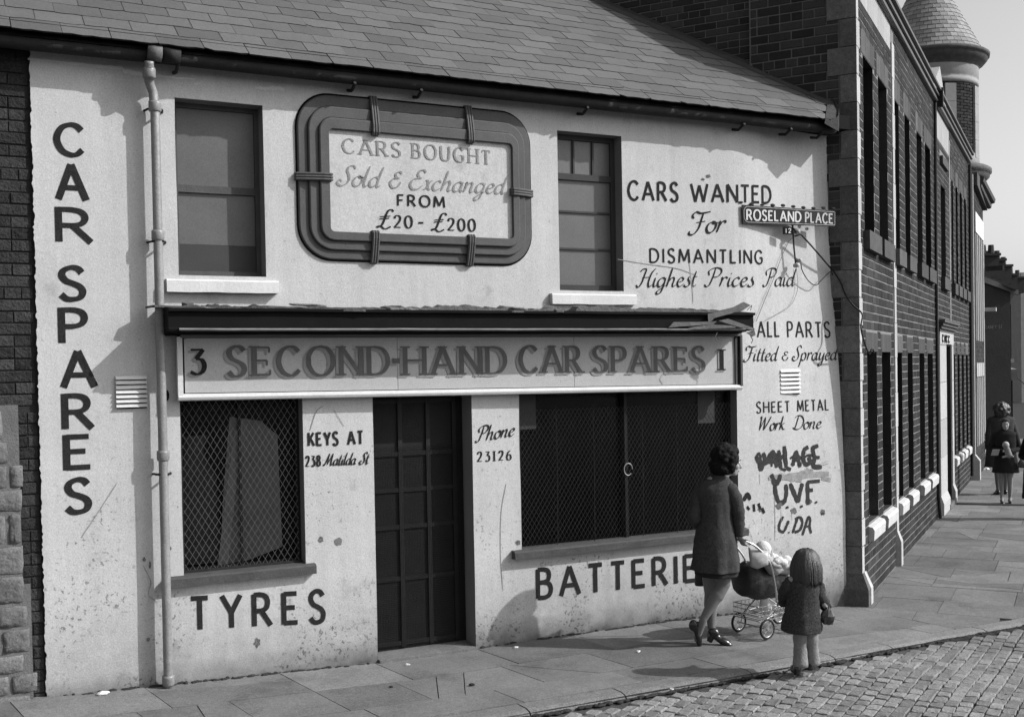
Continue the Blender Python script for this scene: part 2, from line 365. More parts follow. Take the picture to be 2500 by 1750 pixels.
LOW = {
'a': (46, '~36,40 24,50 8,42 0,24 4,5 16,0 28,10 36,28', '~38,50 34,20 38,1 50,10'),
'c': (36, '~33,40 22,50 8,42 0,24 5,4 18,0 36,13'),
'd': (46, '~36,40 24,50 8,42 0,24 4,5 16,0 28,10 36,28', '~44,102 37,60 34,18 39,0 50,9'),
'e': (36, '~3,22 24,30 30,42 20,50 8,42 1,22 8,3 20,0 38,15'),
'g': (46, '~36,40 24,50 8,42 0,24 4,5 16,0 28,10 36,28', '~38,50 34,5 26,-30 10,-40 4,-28 22,-10 50,10'),
'h': (48, '~10,102 6,60 0,0', '~2,20 14,44 27,50 33,38 30,12 36,0 50,10'),
'i': (18, '~5,50 2,16 8,0 20,9', '-7,68 9,75'),
'k': (46, '~10,102 6,60 0,0', '~32,50 20,44 5,26', '~14,30 26,8 44,4'),
'l': (20, '~10,102 4,60 3,12 10,0 22,9'),
'n': (48, '~0,44 5,49 4,24 0,0', '~2,20 15,44 28,50 33,38 30,12 36,0 50,10'),
'o': (40, '~20,50 6,42 0,22 8,2 22,0 34,14 37,34 30,47 20,50 28,42 44,46'),
'p': (46, '~6,50 2,0 -6,-44', '~2,26 14,46 30,49 38,32 32,6 18,0 3,10'),
'r': (32, '~0,44 5,49 4,24 0,0', '~3,22 13,46 25,51 31,42'),
's': (32, '~2,10 0,3 14,-2 27,10 24,26 15,40 18,56'),
't': (26, '~13,84 6,40 8,6 16,0 28,9', '-0,52 25,55'),
'x': (36, '~2,48 12,44 22,6 34,2', '~34,50 22,40 12,8 0,0'),
'y': (46, '~2,48 8,44 5,16 14,2 28,14 36,42', '~38,50 34,5 26,-30 10,-40 4,-28 22,-10 50,10'),
'F': (66, '~10,70 2,84 14,100 36,93 74,99', '~46,96 42,60 38,22 22,-4 4,-2 4,12', '-24,50 60,55'),
'S': (60, '~62,84 50,100 32,93 28,76 38,56 46,32 38,8 18,-2 0,10 6,28 18,20'),
'E': (58, '~58,86 46,100 28,93 24,76 34,60 46,58', '~36,58 10,50 0,24 14,2 38,2 58,22'),
'H': (84, '~0,12 12,-2 26,20 32,60 38,98', '~6,82 18,97 38,98', '~84,100 68,72 62,24 70,0 84,12', '-24,50 70,55'),
'P': (64, '~32,100 27,50 18,8 4,-2 -6,10', '~8,60 2,84 26,102 56,98 64,78 50,54 26,50'),
'W': (96, '~0,88 10,100 13,60 14,2', '-14,2 44,96', '~44,96 47,50 48,2', '~48,2 76,60 92,100'),
'D': (76, '~26,96 21,50 14,6', '~-4,14 14,2 42,0 68,24 72,64 50,96 16,100 0,82'),
'M': (92, '~-4,12 6,0 20,40 32,100', '-32,100 36,6', '-36,6 68,100', '~68,100 68,40 74,0 88,12'),
' ': (30,), '&': (50, '~44,74 30,84 16,72 24,54 38,50', '~36,51 10,46 2,24 18,2 38,8 48,32'),
}
SERIFABLE = set('ABDEFHIKLMNPRT1')
def parse(sk):
    P = [Vector((float(a.split(',')[0]) / 100, float(a.split(',')[1]) / 100, 0)) for a in sk[1:].split()]
    return (smooth_pts(P, 6) if sk[0] == '~' and len(P) > 2 else P)
def ribbon(mb, P, wf, mp, lift):
    n = len(P); L_, R_ = [], []
    for i in range(n):
        t = (P[min(i + 1, n - 1)] - P[max(i - 1, 0)])
        if t.length < 1e-9: t = Vector((1, 0, 0))
        t.normalize(); w_ = wf(t, i / max(n - 1, 1)) / 2; nn = Vector((-t.y, t.x, 0))
        L_.append(mp(P[i] + nn * w_, lift)); R_.append(mp(P[i] - nn * w_, lift))
    mb.add(L_ + R_, [(i, n + i, n + i + 1, i + 1) for i in range(n - 1)])
def text(name, txt, a, b, cap, parent, m, style='sans', wt=.16, surf=S, off=.003, k=None, shear=None, label=None, track=.34, shade=None, jig=0.):
    """paint txt between two places of the photograph's wall; cap = height of capitals in photo pixels"""
    A = surf(a[0], a[1], off); B = surf(b[0], b[1], off); H = (surf(a[0], a[1] - cap, off) - A).z
    if k is None: k = {'sans': .72, 'serif': .34, 'script': .30}[style]
    if shear is None: shear = {'sans': 0, 'serif': 0, 'script': .30}[style]
    nib = {'sans': .14, 'serif': .05, 'script': .45}[style]
    tab = LOW if style == 'script' else CAPS
    gl = [(c, tab.get(c) or CAPS.get(c)) for c in txt]
    sp = .06 if style == 'script' else track
    tot = sum(g[0] / 100 for _, g in gl) + sp * (len(gl) - 1)
    e1 = (B - A); Lw = e1.length; ku = Lw / tot; e1.normalize(); kk = ku / H       # horizontal stretch
    mb = MB(); u = 0.
    ys = {}
    def mp(q, lift):
        P = A + e1 * q.x + Z * q.y
        if surf is S: P.y = wy(P.x, P.z) - off - lift
        else: P.y = A.y - lift
        return P
    def W(t, s):
        an = atan2(t.y, t.x); return H * wt * (k + (1 - k) * abs(sin(an - nib)))
    def WS(t, s):
        e = min(s, 1 - s); return W(t, s) * (.55 + .45 * min(1, e * 8)) if style == 'script' else W(t, s)
    cnt = 0
    def glyph(c, g, u, dx, dy, mb, lift0):
        nonlocal cnt
        rj = random.Random(ord(c) + int(u * 1000)); jx, jy = rj.uniform(-jig, jig) * H, rj.uniform(-jig, jig) * H
        for si, sk in enumerate(g[1:]):
            P = [Vector((u + p.x * ku + shear * p.y * H + dx + jx, p.y * H + dy + jy, 0)) for p in parse(sk)]
            if sk[0] == '-' and style == 'sans':
                pass
            ribbon(mb, P, WS, mp, lift0 + (cnt % 9) * .00022); cnt += 1
            if style == 'serif' and sk[0] == '-' and c in SERIFABLE:
                for q in (P[0], P[-1]):
                    yy = (q.y - dy - jy) / H
                    d = (P[-1] - P[0]).normalized()
                    if abs(d.y) > .5 and (yy < .05 or yy > .95):
                        ww = H * wt * 1.05; z0 = q.y + (H * .02 if yy < .5 else -H * .02)
                        ribbon(mb, [Vector((q.x - ww, z0, 0)), Vector((q.x + ww, z0, 0))], lambda t, s: H * .055, mp, lift0 + (cnt % 9) * .00022); cnt += 1
                    elif abs(d.y) < .3 and c in 'EFLT' and q is P[-1] or (c == 'T' and abs(d.y) < .3):
                        s_ = -1 if yy > .5 else 1
                        ribbon(mb, [Vector((q.x, q.y, 0)), Vector((q.x, q.y + s_ * H * .17, 0))], lambda t, s: H * .06, mp, lift0 + (cnt % 9) * .00022); cnt += 1
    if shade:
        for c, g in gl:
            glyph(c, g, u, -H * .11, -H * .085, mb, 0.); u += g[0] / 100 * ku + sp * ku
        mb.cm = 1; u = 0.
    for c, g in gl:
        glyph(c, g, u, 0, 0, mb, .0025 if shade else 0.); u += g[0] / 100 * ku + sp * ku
    return mb.build(name, [shade, m] if shade else m, parent, label)
def bigletter(mb, c, x0, x1, y0, y1, wt=.20, k=.66):
    """one block letter inside its own frame of photo pixels"""
    xc = (x0 + x1) / 2; A = S(xc, y1, .003); H = (S(xc, y0, .003) - A).z
    X0 = S(x0, (y0 + y1) / 2).x; X1 = S(x1, (y0 + y1) / 2).x
    g = CAPS[c]; wx = H * wt * .5
    mp = lambda q, lift: Vector((q.x, wy(q.x, A.z + q.y) - .003 - lift, A.z + q.y))
    W = lambda t, s: H * wt * (k + (1 - k) * abs(sin(atan2(t.y, t.x) - .25)))
    for i, sk in enumerate(g[1:]):
        P = [Vector((X0 + wx * .8 + p.x * 100 / g[0] * (X1 - X0 - wx * 1.6), H * (p.y * (1 if sk[0] == '-' else .9) + (0 if sk[0] == '-' else .05)), 0)) for p in parse(sk)]
        if sk[0] == '-' and abs(P[0].y - P[-1].y) < 1e-4 and c != 'A':
            P = [Vector((p.x, min(max(p.y, H * wt * k * .5), H - H * wt * k * .5), 0)) for p in P]
        ribbon(mb, P, W, mp, i * .0003)

# ------------------------------------------------------------------ pavement, kerb, road
ground = MB().add([(-80, -60, -.30), (160, -60, -.30), (160, 160, -.30), (-80, 160, -.30)], [(0, 1, 2, 3)]).build('ground', JOINT, kind='structure')
tag(ground, 'dark earth under the street and the houses')
pv = MB()
for i in range(120):
    x0, x1 = -3 + i * .5, -2.5 + i * .5
    ys = [6.70, 8.9] if x1 < 8 else [6.70, 40.]
    pv.add([(x0, ys[0] + ky(x0), gz(x0) - .014), (x1, ys[0] + ky(x1), gz(x1) - .014), (x1, ys[1], gz(x1) - .014), (x0, ys[1], gz(x0) - .014)], [(0, 1, 2, 3)])
pavement = pv.build('pavement', JOINT, kind='structure'); tag(pavement, 'pavement of worn stone slabs along the shop and up the side street')
def clip(poly, p, n):                            # keep the side of the line where (q-p).n >= 0
    out = []
    for i in range(len(poly)):
        a, b = poly[i], poly[(i + 1) % len(poly)]; da, db = (a - p).dot(n), (b - p).dot(n)
        if da >= 0: out.append(a)
        if da * db < 0: out.append(a + (b - a) * (da / (da - db)))
    return out
def area(poly): return abs(sum(poly[i].x * poly[(i + 1) % len(poly)].y - poly[(i + 1) % len(poly)].x * poly[i].y for i in range(len(poly)))) / 2
SLABS = []
def shrink(poly, d):
    c = sum(poly, Vector()) / len(poly); out = list(poly)
    for i in range(len(poly)):
        a, b = poly[i], poly[(i + 1) % len(poly)]; e = (b - a)
        if e.length < 1e-4: continue
        n = Vector((-e.y, e.x, 0)).normalized()
        if (c - a).dot(n) < 0: n = -n
        out = clip(out, a + n * d, n)
        if len(out) < 3: return []
    return out
def add_slab(poly, cracks=.25, gap=.006):
    if len(poly) < 3 or area(poly) < .012: return
    if random.random() < cracks and area(poly) > .1:
        c = sum(poly, Vector()) / len(poly) + Vector((random.uniform(-.1, .1), random.uniform(-.1, .1), 0)); an = random.uniform(0, pi); n = Vector((cos(an), sin(an), 0))
        add_slab(clip(poly, c, n), cracks * .8, gap); add_slab(clip(poly, c, -n), cracks * .8, gap); return
    q = shrink(poly, gap * random.uniform(.3, .8))
    if len(q) >= 3: SLABS.append(q)
# along the shop: courses parallel to the kerb
rows = [6.90, 7.27, 7.83, 8.44, 8.95]
for r in range(len(rows) - 1):
    x = -2.2 + random.random() * .4
    while x < 8.3:
        w_ = random.choice((.62, .78, .9, 1.0)); sk = .14
        p = [Vector((x + (8.45 - yy) * .16, yy, 0)) for yy in (rows[r], rows[r + 1])]
        q = [Vector((x + w_ + (8.45 - yy) * .16, yy, 0)) for yy in (rows[r], rows[r + 1])]
        poly = [p[0], q[0], q[1], p[1]]
        poly = [Vector((v_.x, v_.y + ky(v_.x) * max(0, (7.9 - v_.y)), 0)) for v_ in poly]
        poly = clip(poly, Vector((8.05, 8, 0)), Vector((-1, -.12, 0)))
        add_slab(poly, .16); x += w_
# up the side street: courses square to the brick front
KL = Vector((0, 6.90, 0))
o = 0.; row_s = -2.8
while row_s < 26:
    h_ = random.choice((.45, .6, .6, .75)); o = -.35 - random.random() * .5
    while o < 9:
        w_ = random.choice((.6, .75, .9)); P = []
        for (s_, oo) in ((row_s, o), (row_s + h_, o), (row_s + h_, o + w_), (row_s, o + w_)):
            q = C0 + dF * s_ + nF * oo; P.append(Vector((q.x, q.y, 0)))
        if area(P) > 0 and (Vector((1, 0, 0)).cross(Vector((0, 1, 0))).z > 0): pass
        P = clip(P, Vector((8.05, 8, 0)), Vector((1, .12, 0))); P = clip(P, KL + Vector((0, ky(max([v_.x for v_ in P] or [9])), 0)), Vector((0, 1, 0))) if P else P
        if len(P) > 2 and seen(sum(P, Vector()) / len(P), 200): add_slab(P, .75 if o > 1.4 and .5 < row_s < 7 else .3 if row_s > .5 else .08)
        o += w_
    row_s += h_
def slab_mesh(q, name, m, z0=-.05, tilt=.0018, raise_=0.):
    tz = random.uniform(-.0015, .0015); tx, ty = random.uniform(-tilt, tilt), random.uniform(-tilt, tilt); c = sum(q, Vector()) / len(q)
    top = [Vector((p.x, p.y, gz(p.x) + raise_ + tz + (p.x - c.x) * tx + (p.y - c.y) * ty)) for p in q]
    mb = MB(); n = len(q); sh = shrink(top, .004)
    if len(sh) == n:
        inner = [Vector((s_.x, s_.y, min(top, key=lambda t: (t - s_).length).z)) for s_ in sh]
    mb.prism(top, (0, 0, -.06)); return mb.mesh(name, m)
seenslabs, other = top_pieces(SLABS, lambda q: area(q) / max(1, (sum(q, Vector()) / len(q) - CAMP).length) ** 3 * (1 if seen(sum(q, Vector()) / len(q), 40) else 0))
for q in seenslabs: link('paving_slab', slab_mesh(q, 'paving_slab', SLAB), pavement)
mb = MB()
for q in other: mb.prism([Vector((p.x, p.y, gz(p.x) - .001)) for p in q], (0, 0, -.06))
if other: mb.build('paving_slabs_beyond', SLAB, pavement, kind='stuff')
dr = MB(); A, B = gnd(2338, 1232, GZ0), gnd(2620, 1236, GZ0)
dr.prism([A, A + (A - CAMP).normalized() * .001 + Vector((.10, .12, 0)), B + Vector((.10, .12, 0)), B], (0, 0, .012)); dr.build('dark_strip', IRON, pavement)  # thin dark strip laid across the far pavement
kerb = MB().abox(-3, 6, 6.72, 6.89, -.28, -.02).abox(6, 40, 6.93, 7.19, -.28, -.12).build('kerb', JOINT, kind='structure'); tag(kerb, 'line of worn granite kerb stones')
x = -2.8
while x < 14:
    w_ = random.uniform(.75, 1.15) * (1.25 if x > 6.8 else 1); big = .05 if x > 6.9 else 0; j = random.uniform(-.012, .012); zt = gz(x) + random.uniform(-.003, .004)
    n = 8; rings = []
    for i in range(n + 1):
        xx = x + .006 + (w_ - .012) * i / n; e = ky(xx) + .012 * noise.noise(Vector((xx * 3, 0, 5))) + j * .5; zz = gz(xx) + zt * 0 + random.uniform(0, .0005) + .006 * noise.noise(Vector((xx * 5, 2, 0)))
        rd = .015 if 0 < i < n else .03
        rings.append([Vector((xx, 6.898 + ky(xx), -.25)), Vector((xx, 6.898 + ky(xx), zz - .004)), Vector((xx, 6.72 + e + rd + .02, zz)), Vector((xx, 6.71 + e + rd * .3, zz - .012)), Vector((xx, 6.70 + e, zz - .035)), Vector((xx, 6.70 + e, -.25))])
    link('kerb_stone', MB().loft(rings).mesh('kerb_stone', KERB), kerb); x += w_
rz = lambda X: -.03 + gz(X) * .8
rm_ = MB()
for i in range(80): x0, x1 = -6 + i * .25, -5.75 + i * .25; rm_.add([(x0, -10, rz(x0) - .019), (x1, -10, rz(x1) - .019), (x1, 6.75 + ky(x1), rz(x1) - .019), (x0, 6.75 + ky(x0), rz(x0) - .019)], [(0, 1, 2, 3)])
rm_.add([(14, -40, rz(14) - .019), (80, -40, rz(14) - .019), (80, 7.05, rz(14) - .019), (14, 7.05, rz(14) - .019)], [(0, 1, 2, 3)])
road = rm_.build('road', mat('dusty_sett_joint', .055, var=.4, scale=9, fine=.4, bump=.4), kind='structure')
tag(road, 'cobbled road of granite setts in rows')
du = Vector((cos(radians(32)), sin(radians(32)), 0)); dv = Vector((-du.y, du.x, 0))
def sett_mesh(k):
    rr = random.Random(k); mb = MB(); rings = []
    for hz, ins in ((-.07, 0), (-.010, .0), (-.003, .035), (.0, .13)):
        ring = []
        for q in range(12):
            a = 2 * pi * (q + .5) / 12; sx = cos(a); sy = sin(a); f_ = 1 / max(abs(sx), abs(sy)) ** .90
            ring.append(Vector((sx * f_ * .5 * (1 - ins) * (1 + rr.uniform(-.03, .03)), sy * f_ * .5 * (1 - ins) * (1 + rr.uniform(-.03, .03)), hz + rr.uniform(-.003, .003))))
        rings.append(ring)
    mb.loft(rings); return mb.mesh('sett', SETT, False)
SM = [sett_mesh(k) for k in range(8)]
setts = []
cw = .092
for r in range(-95, 56):
    u = random.uniform(0, .2) - 6; vv = r * cw + random.uniform(-.004, .004)
    while u < 16:
        ln = random.uniform(.11, .165); c = du * (u + ln / 2) + dv * vv; wv = .03 * noise.noise(c * .8)
        if c.y < 6.61 + ky(c.x) and c.y > -2 and -3 < c.x < 14:
            setts.append((Vector((c.x, c.y, rz(c.x) - .004 + .012 * noise.noise(c * 1.3) + random.uniform(-.004, .004))), ln - .008, cw - .007, random.uniform(-.06, .06), random.randrange(8)))
        u += ln
vis = [s_ for s_ in setts if seen(s_[0], 80)]; hid = [s_ for s_ in setts if not seen(s_[0], 80) and seen(s_[0], 900)]
a_, b_ = top_pieces(vis, lambda s_: (1 if seen(s_[0], 0) else 0) * 1000 - (s_[0] - CAMP).length)
def sett_mw(s_):
    M = Matrix.Translation(s_[0]) @ Matrix.Rotation(radians(32) + s_[3], 4, 'Z') @ Matrix.Rotation(s_[3] * .6, 4, 'X')
    return M @ Matrix.Diagonal((s_[1], s_[2], 1, 1))
for s_ in a_: link('sett', SM[s_[4]], road, sett_mw(s_))
mb = MB()
for s_ in b_ + hid:
    me = SM[s_[4]]; M = sett_mw(s_); mb.add([M @ v.co for v in me.vertices], [tuple(p.vertices) for p in me.polygons])
mb.build('setts_beyond', SETT, road, kind='stuff')

kd = MB(); random.seed(19)
for i in range(420):
    x = random.uniform(2.2, 9.2); yk = 6.695 + ky(x) - abs(random.gauss(0, .018)); kd.ball(Vector((x, yk, rz(x) - .004)), random.uniform(.012, .05), random.uniform(.006, .018), random.uniform(.004, .016), None, 6, 4)
tag(kd.build('gutter_dirt_shade', JOINT), 'dark grit and painted-in shade in the gutter along the kerb', None, None, 'stuff')  # dirt blobs that also paint in the shadow line at the kerb foot

# ------------------------------------------------------------------ the shop
shop = thing('shop_building', 'white painted car spares shop with slate roof and hand painted lettering', 'shop', (4.2, 8.5, 0))
def spt(u, z_, off=0.): return Vector((u, wy(u, z_) - off, z_))
W1 = (1.515, 2.17, 3.09, 4.40, .14); W2 = (4.755, 5.415, 3.03, 4.42, .12); L1 = (1.50, 2.432, .845, 2.25, .13)
DR = (3.01, 3.885, -.25, 2.25, .20); L2 = (4.335, 6.672, .745, 2.25, .10)
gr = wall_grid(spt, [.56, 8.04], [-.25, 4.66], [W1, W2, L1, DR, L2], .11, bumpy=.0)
zz = -.25; pv_ = None; random.seed(3)                                # ragged left edge of the plaster
edge = []
while zz < 4.66: edge.append((zz, .535 + random.uniform(-.005, .005) + .007 * noise.noise(Vector((zz * 9, 0, 0))) + .006 * noise.noise(Vector((zz * 30, 0, 0))))); zz += .018
edge.append((4.66, .54))
for (z0, e0), (z1, e1) in zip(edge, edge[1:]):
    gr.add([(e0, wy(e0, z0), z0), (.56, wy(.56, z0), z0), (.56, wy(.56, z1), z1), (e1, wy(e1, z1), z1)], [(0, 1, 2, 3)])
    gr.add([(e0, wy(e0, z0), z0), (e1, wy(e1, z1), z1), (e1, D0 + .03, z1), (e0, D0 + .03, z0)], [(0, 1, 2, 3)])
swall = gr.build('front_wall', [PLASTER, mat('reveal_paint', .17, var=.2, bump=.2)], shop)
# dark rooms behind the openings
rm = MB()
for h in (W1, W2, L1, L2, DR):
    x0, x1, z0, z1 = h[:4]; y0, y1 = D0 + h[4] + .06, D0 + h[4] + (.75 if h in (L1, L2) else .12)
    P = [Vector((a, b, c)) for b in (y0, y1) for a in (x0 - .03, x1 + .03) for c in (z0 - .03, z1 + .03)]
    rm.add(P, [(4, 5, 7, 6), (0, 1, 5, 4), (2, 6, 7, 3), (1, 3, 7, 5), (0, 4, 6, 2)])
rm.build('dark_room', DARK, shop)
# -- upper windows
def win(name, x0, x1, z0, z1, y, t=.035, d=.05):
    return MB().abox(x0, x0 + t, y, y + d, z0, z1).abox(x1 - t, x1, y, y + d, z0, z1).abox(x0 + t, x1 - t, y + .001, y + d, z1 - t, z1).abox(x0 + t, x1 - t, y + .001, y + d, z0, z0 + t * 1.3)
y = D0 + .14
m = win('', 1.515, 2.17, 3.09, 4.40, y); m.abox(1.55, 2.135, y + .004, y + .045, 3.73, 3.785)
w1 = m.build('sash_window', WFRAME, shop, 'left upper sash window, boarded and painted grey')
MB().abox(1.552, 2.133, y + .018, y + .024, 3.787, 4.363).build('pane', BLIND, w1)
MB().abox(1.552, 2.133, y + .026, y + .032, 3.34, 3.728).build('pane', BLIND, w1)
MB().abox(1.552, 2.133, y + .022, y + .030, 3.137, 3.338).build('pane', BLIND2, w1, 'darker bottom panel')
y = D0 + .12
m = win('', 4.755, 5.415, 3.03, 4.42, y, .045); m.abox(4.80, 5.37, y - .006, y + .045, 4.02, 4.075)
for zz in (3.40, 3.73): m.abox(4.80, 5.37, y + .004, y + .04, zz, zz + .018)
for xx in (4.98, 5.18): m.abox(xx, xx + .018, y + .004, y + .04, 4.075, 4.375)
w2 = m.build('sash_window', mat('dark_frame_paint', .05, bump=.2), shop, 'right upper window with three small top panes')
for a, b, c, d in ((4.80, 4.98, 4.077, 4.373), (4.998, 5.18, 4.077, 4.373), (5.198, 5.37, 4.077, 4.373), (4.80, 5.37, 3.75, 4.018), (4.80, 5.37, 3.42, 3.728), (4.80, 5.37, 3.09, 3.398)):
    MB().abox(a, b, y + .02, y + .026, c, d).build('pane', BLIND, w2)
# -- sills
def sill(x0, x1, z0, z1, p, m, parent, rough=.004):
    rings = []; n = 14
    for i in range(n + 1):
        X = x0 + (x1 - x0) * i / n; q = rough * noise.noise(Vector((X * 6, z0, 1))); yb = wy(X, z0) + .10
        rings.append([Vector((X, yb, z0)), Vector((X, yb, z1 + .01)), Vector((X, wy(X, z0) - p + q + .012, z1 + q)), Vector((X, wy(X, z0) - p + q, z1 - .012)), Vector((X, wy(X, z0) - p - q, z0 + q))][::-1])
    return MB().loft(rings).build('window_sill', m, parent)
A, B, C, D = S(407, 672, .06), S(681, 694, .06), S(407, 706, .06), S(681, 722, .06); sill(A.x, B.x, (C.z + D.z) / 2, (A.z + B.z) / 2, .06, PAINTW, w1)
A, B, C, D = S(1349, 713, .05), S(1555, 722, .05), S(1349, 741, .05), S(1555, 745, .05); sill(A.x, B.x, (C.z + D.z) / 2, (A.z + B.z) / 2, .05, PAINTW, w2)
# -- lower windows: sill, bars, wire mesh, glass
def mesh_grid(x0, x1, z0, z1, y, px, pz, r, sag=.01):
    mb = MB(); import itertools
    k = pz / px
    for sgn in (1, -1):
        c = z0 - (x1 - x0) * k; 
        while c < z1 + (x1 - x0) * k:
            # line z = c + sgn*k*(x-x0 or x1)
            pts = []
            for X in (x0, x1):
                pts.append((X, c + (k * (X - x0) if sgn > 0 else k * (x1 - X))))
            (xa, za), (xb, zb) = pts
            def cut(z_): t = (z_ - za) / (zb - za); return (xa + (xb - xa) * t, z_)
            lo, hi = (pts if za < zb else pts[::-1])
            if not (max(za, zb) <= z0 or min(za, zb) >= z1):
                if lo[1] < z0: lo = cut(z0)
                if hi[1] > z1: hi = cut(z1)
                j = random.uniform(-.002, .002)
                A = Vector((lo[0], y + (.0016 if sgn > 0 else -.0016), lo[1])); B = Vector((hi[0], y + (.0016 if sgn > 0 else -.0016), hi[1]))
                if (B - A).length > .01:
                    n = 3; P = [A.lerp(B, i / n) + Vector((random.uniform(-.0015, .0015), sag * noise.noise(A.lerp(B, i / n) * 3), 0)) for i in range(n + 1)]
                    mb.tube(P, r, 3, False)
            c += pz
    return mb
yl = D0 + .085
m = win('', 1.50, 2.432, .845, 2.25, D0 + .12, .03); m.abox(1.955, 1.972, D0 + .10, D0 + .14, .88, 2.22)
l1 = m.build('shop_window', DWOOD, shop, 'left shop window behind wire mesh')
MB().abox(1.53, 2.40, D0 + .135, D0 + .139, .88, 2.215).build('pane', GLASS, l1)
mesh_grid(1.51, 2.40, .86, 2.16, D0 + .07, .050, .082, .0015).build('wire_mesh', WIRE, l1, kind='stuff')
MB().abox(1.505, 2.42, D0 + .055, D0 + .075, .862, .878).abox(1.505, 1.52, D0 + .06, D0 + .08, .878, 2.16).build('mesh_rail', IRON, l1)
A, B, C, D = S(414, 1410, .06), S(773, 1381, .06), S(414, 1432, .06), S(775, 1403, .06); sill(A.x - .02, B.x, (C.z + D.z) / 2, (A.z + B.z) / 2 + .004, .06, SILLD, l1, .006)
# things propped inside the left shop window
s_ = thing('folded_sheet', 'pale sheet propped upright behind the mesh of the left shop window', 'sheet', (1.95, 8.75, .87))
pts = [(1.90, 2.02), (2.14, 1.98), (2.27, 1.86), (2.29, .98), (2.02, .90), (1.80, .88), (1.84, 1.45)]
mb = MB(); mb.prism([Vector((a, D0 + .150 + (a - 1.8) * .02, b)) for a, b in pts], (0, .006, 0)); mb.build('sheet_face', mat('pale_sheet', .36, var=.35, scale=4, bump=.2), s_)
mb = MB(); mb.prism([Vector((a, D0 + .146, b)) for a, b in ((1.78, .88), (1.86, .88), (2.00, 2.0), (1.93, 1.9))], (0, .004, 0)); mb.build('folded_edge', mat('pale_sheet_edge', .5, var=.2), s_)
bs = MB(); rings = []
for j in range(16):
    t = j / 15; zc = .90 + .98 * t; wd = (.20 - .10 * t + .05 * noise.noise(Vector((t * 4, 1, 2)))); rings.append([Vector((1.66 + .05 * noise.noise(Vector((t * 3, 5, 0))) + cos(q) * wd * (1 + .25 * noise.noise(Vector((cos(q) * 2, sin(q) * 2, t * 5)))), D0 + .27 + sin(q) * .09 * (1 + .5 * noise.noise(Vector((cos(q) * 3, sin(q) * 3, t * 6)))), zc)) for q in [2 * pi * k / 18 for k in range(18)]])
bs.loft(rings)
tag(bs.build('stuffed_sack', mat('dim_sack', .11, var=.6, scale=6, bump=.8, bscale=30), smooth=True), 'dim bulging sack at the left side inside the left shop window', 'sack')
m = win('', 4.335, 6.672, .745, 2.25, D0 + .10, .03)
m.abox(5.437, 5.468, D0 + .06, D0 + .13, .77, 2.2)
l2 = m.build('shop_window', DWOOD, shop, 'wide right shop window behind wire mesh')
for a, b in ((4.365, 5.44), (5.465, 6.64)): MB().abox(a, b, D0 + .125, D0 + .129, .78, 2.215).build('pane', GLASS, l2)
mesh_grid(4.345, 6.66, .765, 1.99, D0 + .055, .043, .066, .0013, .02).build('wire_mesh', mat('dark_wire', .085, rough=.5, var=.5, scale=6, bump=0, spec=.5), l2, kind='stuff')
mb = MB().abox(4.34, 6.665, D0 + .045, D0 + .065, .755, .772)
for xx in (4.72, 5.10, 5.62, 6.0): mb.tube([(xx, D0 + .052, .77), (xx + .004, D0 + .05, 1.4), (xx, D0 + .052, 2.02)], .0035, 5)
mb.build('mesh_rail', IRON, l2)
for (a, b, c, d) in ((4.36, 4.56, 1.82, 2.12), (6.30, 6.50, 1.80, 2.12)):
    q = MB().abox(a, b, D0 + .119, D0 + .122, c, d).build('window_notice', mat('dim_card', .045, var=.3), l2)
tp = [Vector((5.455, D0 + .045, 1.42)) + Vector((cos(a) * .045, -.01, sin(a) * .055)) for a in [i * .5 for i in range(12)]]
MB().tube(tp, .004, 5).build('padlock_chain', WIRE, l2)
A, C = S(1258, 1343, .07), S(1258, 1364, .07); sill(A.x, 6.74, .722, .79, .07, SILLD, l2, .006)
# -- door: dark glazed door behind a fine wire screen
yd = D0 + .20
m = MB().abox(3.01, 3.885, yd, yd + .04, .0, 2.25)
dr_ = m.build('door', DWOOD, shop, 'dark shop door behind a fine wire screen')
m = MB()
for xx in (3.05, 3.31, 3.56, 3.80): m.abox(xx - .018, xx + .018, yd - .018, yd - .001, .05, 2.2)
for zz in (.08, .62, 1.05, 1.36, 1.66, 2.1): m.abox(3.032, 3.818, yd - .014, yd - .002, zz - .018, zz + .018)
m.build('door_rail', mat('door_rail_paint', .017, rough=.5), dr_)
m = MB()
n = 58
for i in range(n): xx = 3.03 + i * .81 / n; m.tube([(xx, yd - .03, .05), (xx + .003, yd - .035, 1.0), (xx, yd - .03, 1.72)], .0009, 3, False)
for i in range(108): zz = .06 + i * .0155; m.tube([(3.03, yd - .031, zz), (3.5, yd - .034, zz - .004 * sin(i)), (3.84, yd - .031, zz)], .0009, 3, False)
m.build('wire_screen', mat('blackened_wire', .018, rough=.6, var=.4, bump=0), dr_, kind='stuff')
m = MB().prism([Vector((3.012, 8.40, .022)), Vector((3.88, 8.40, .012)), Vector((3.88, 8.66, .03)), Vector((3.012, 8.66, .03))], (0, 0, -.1)); m.build('doorstep', SLAB, shop)
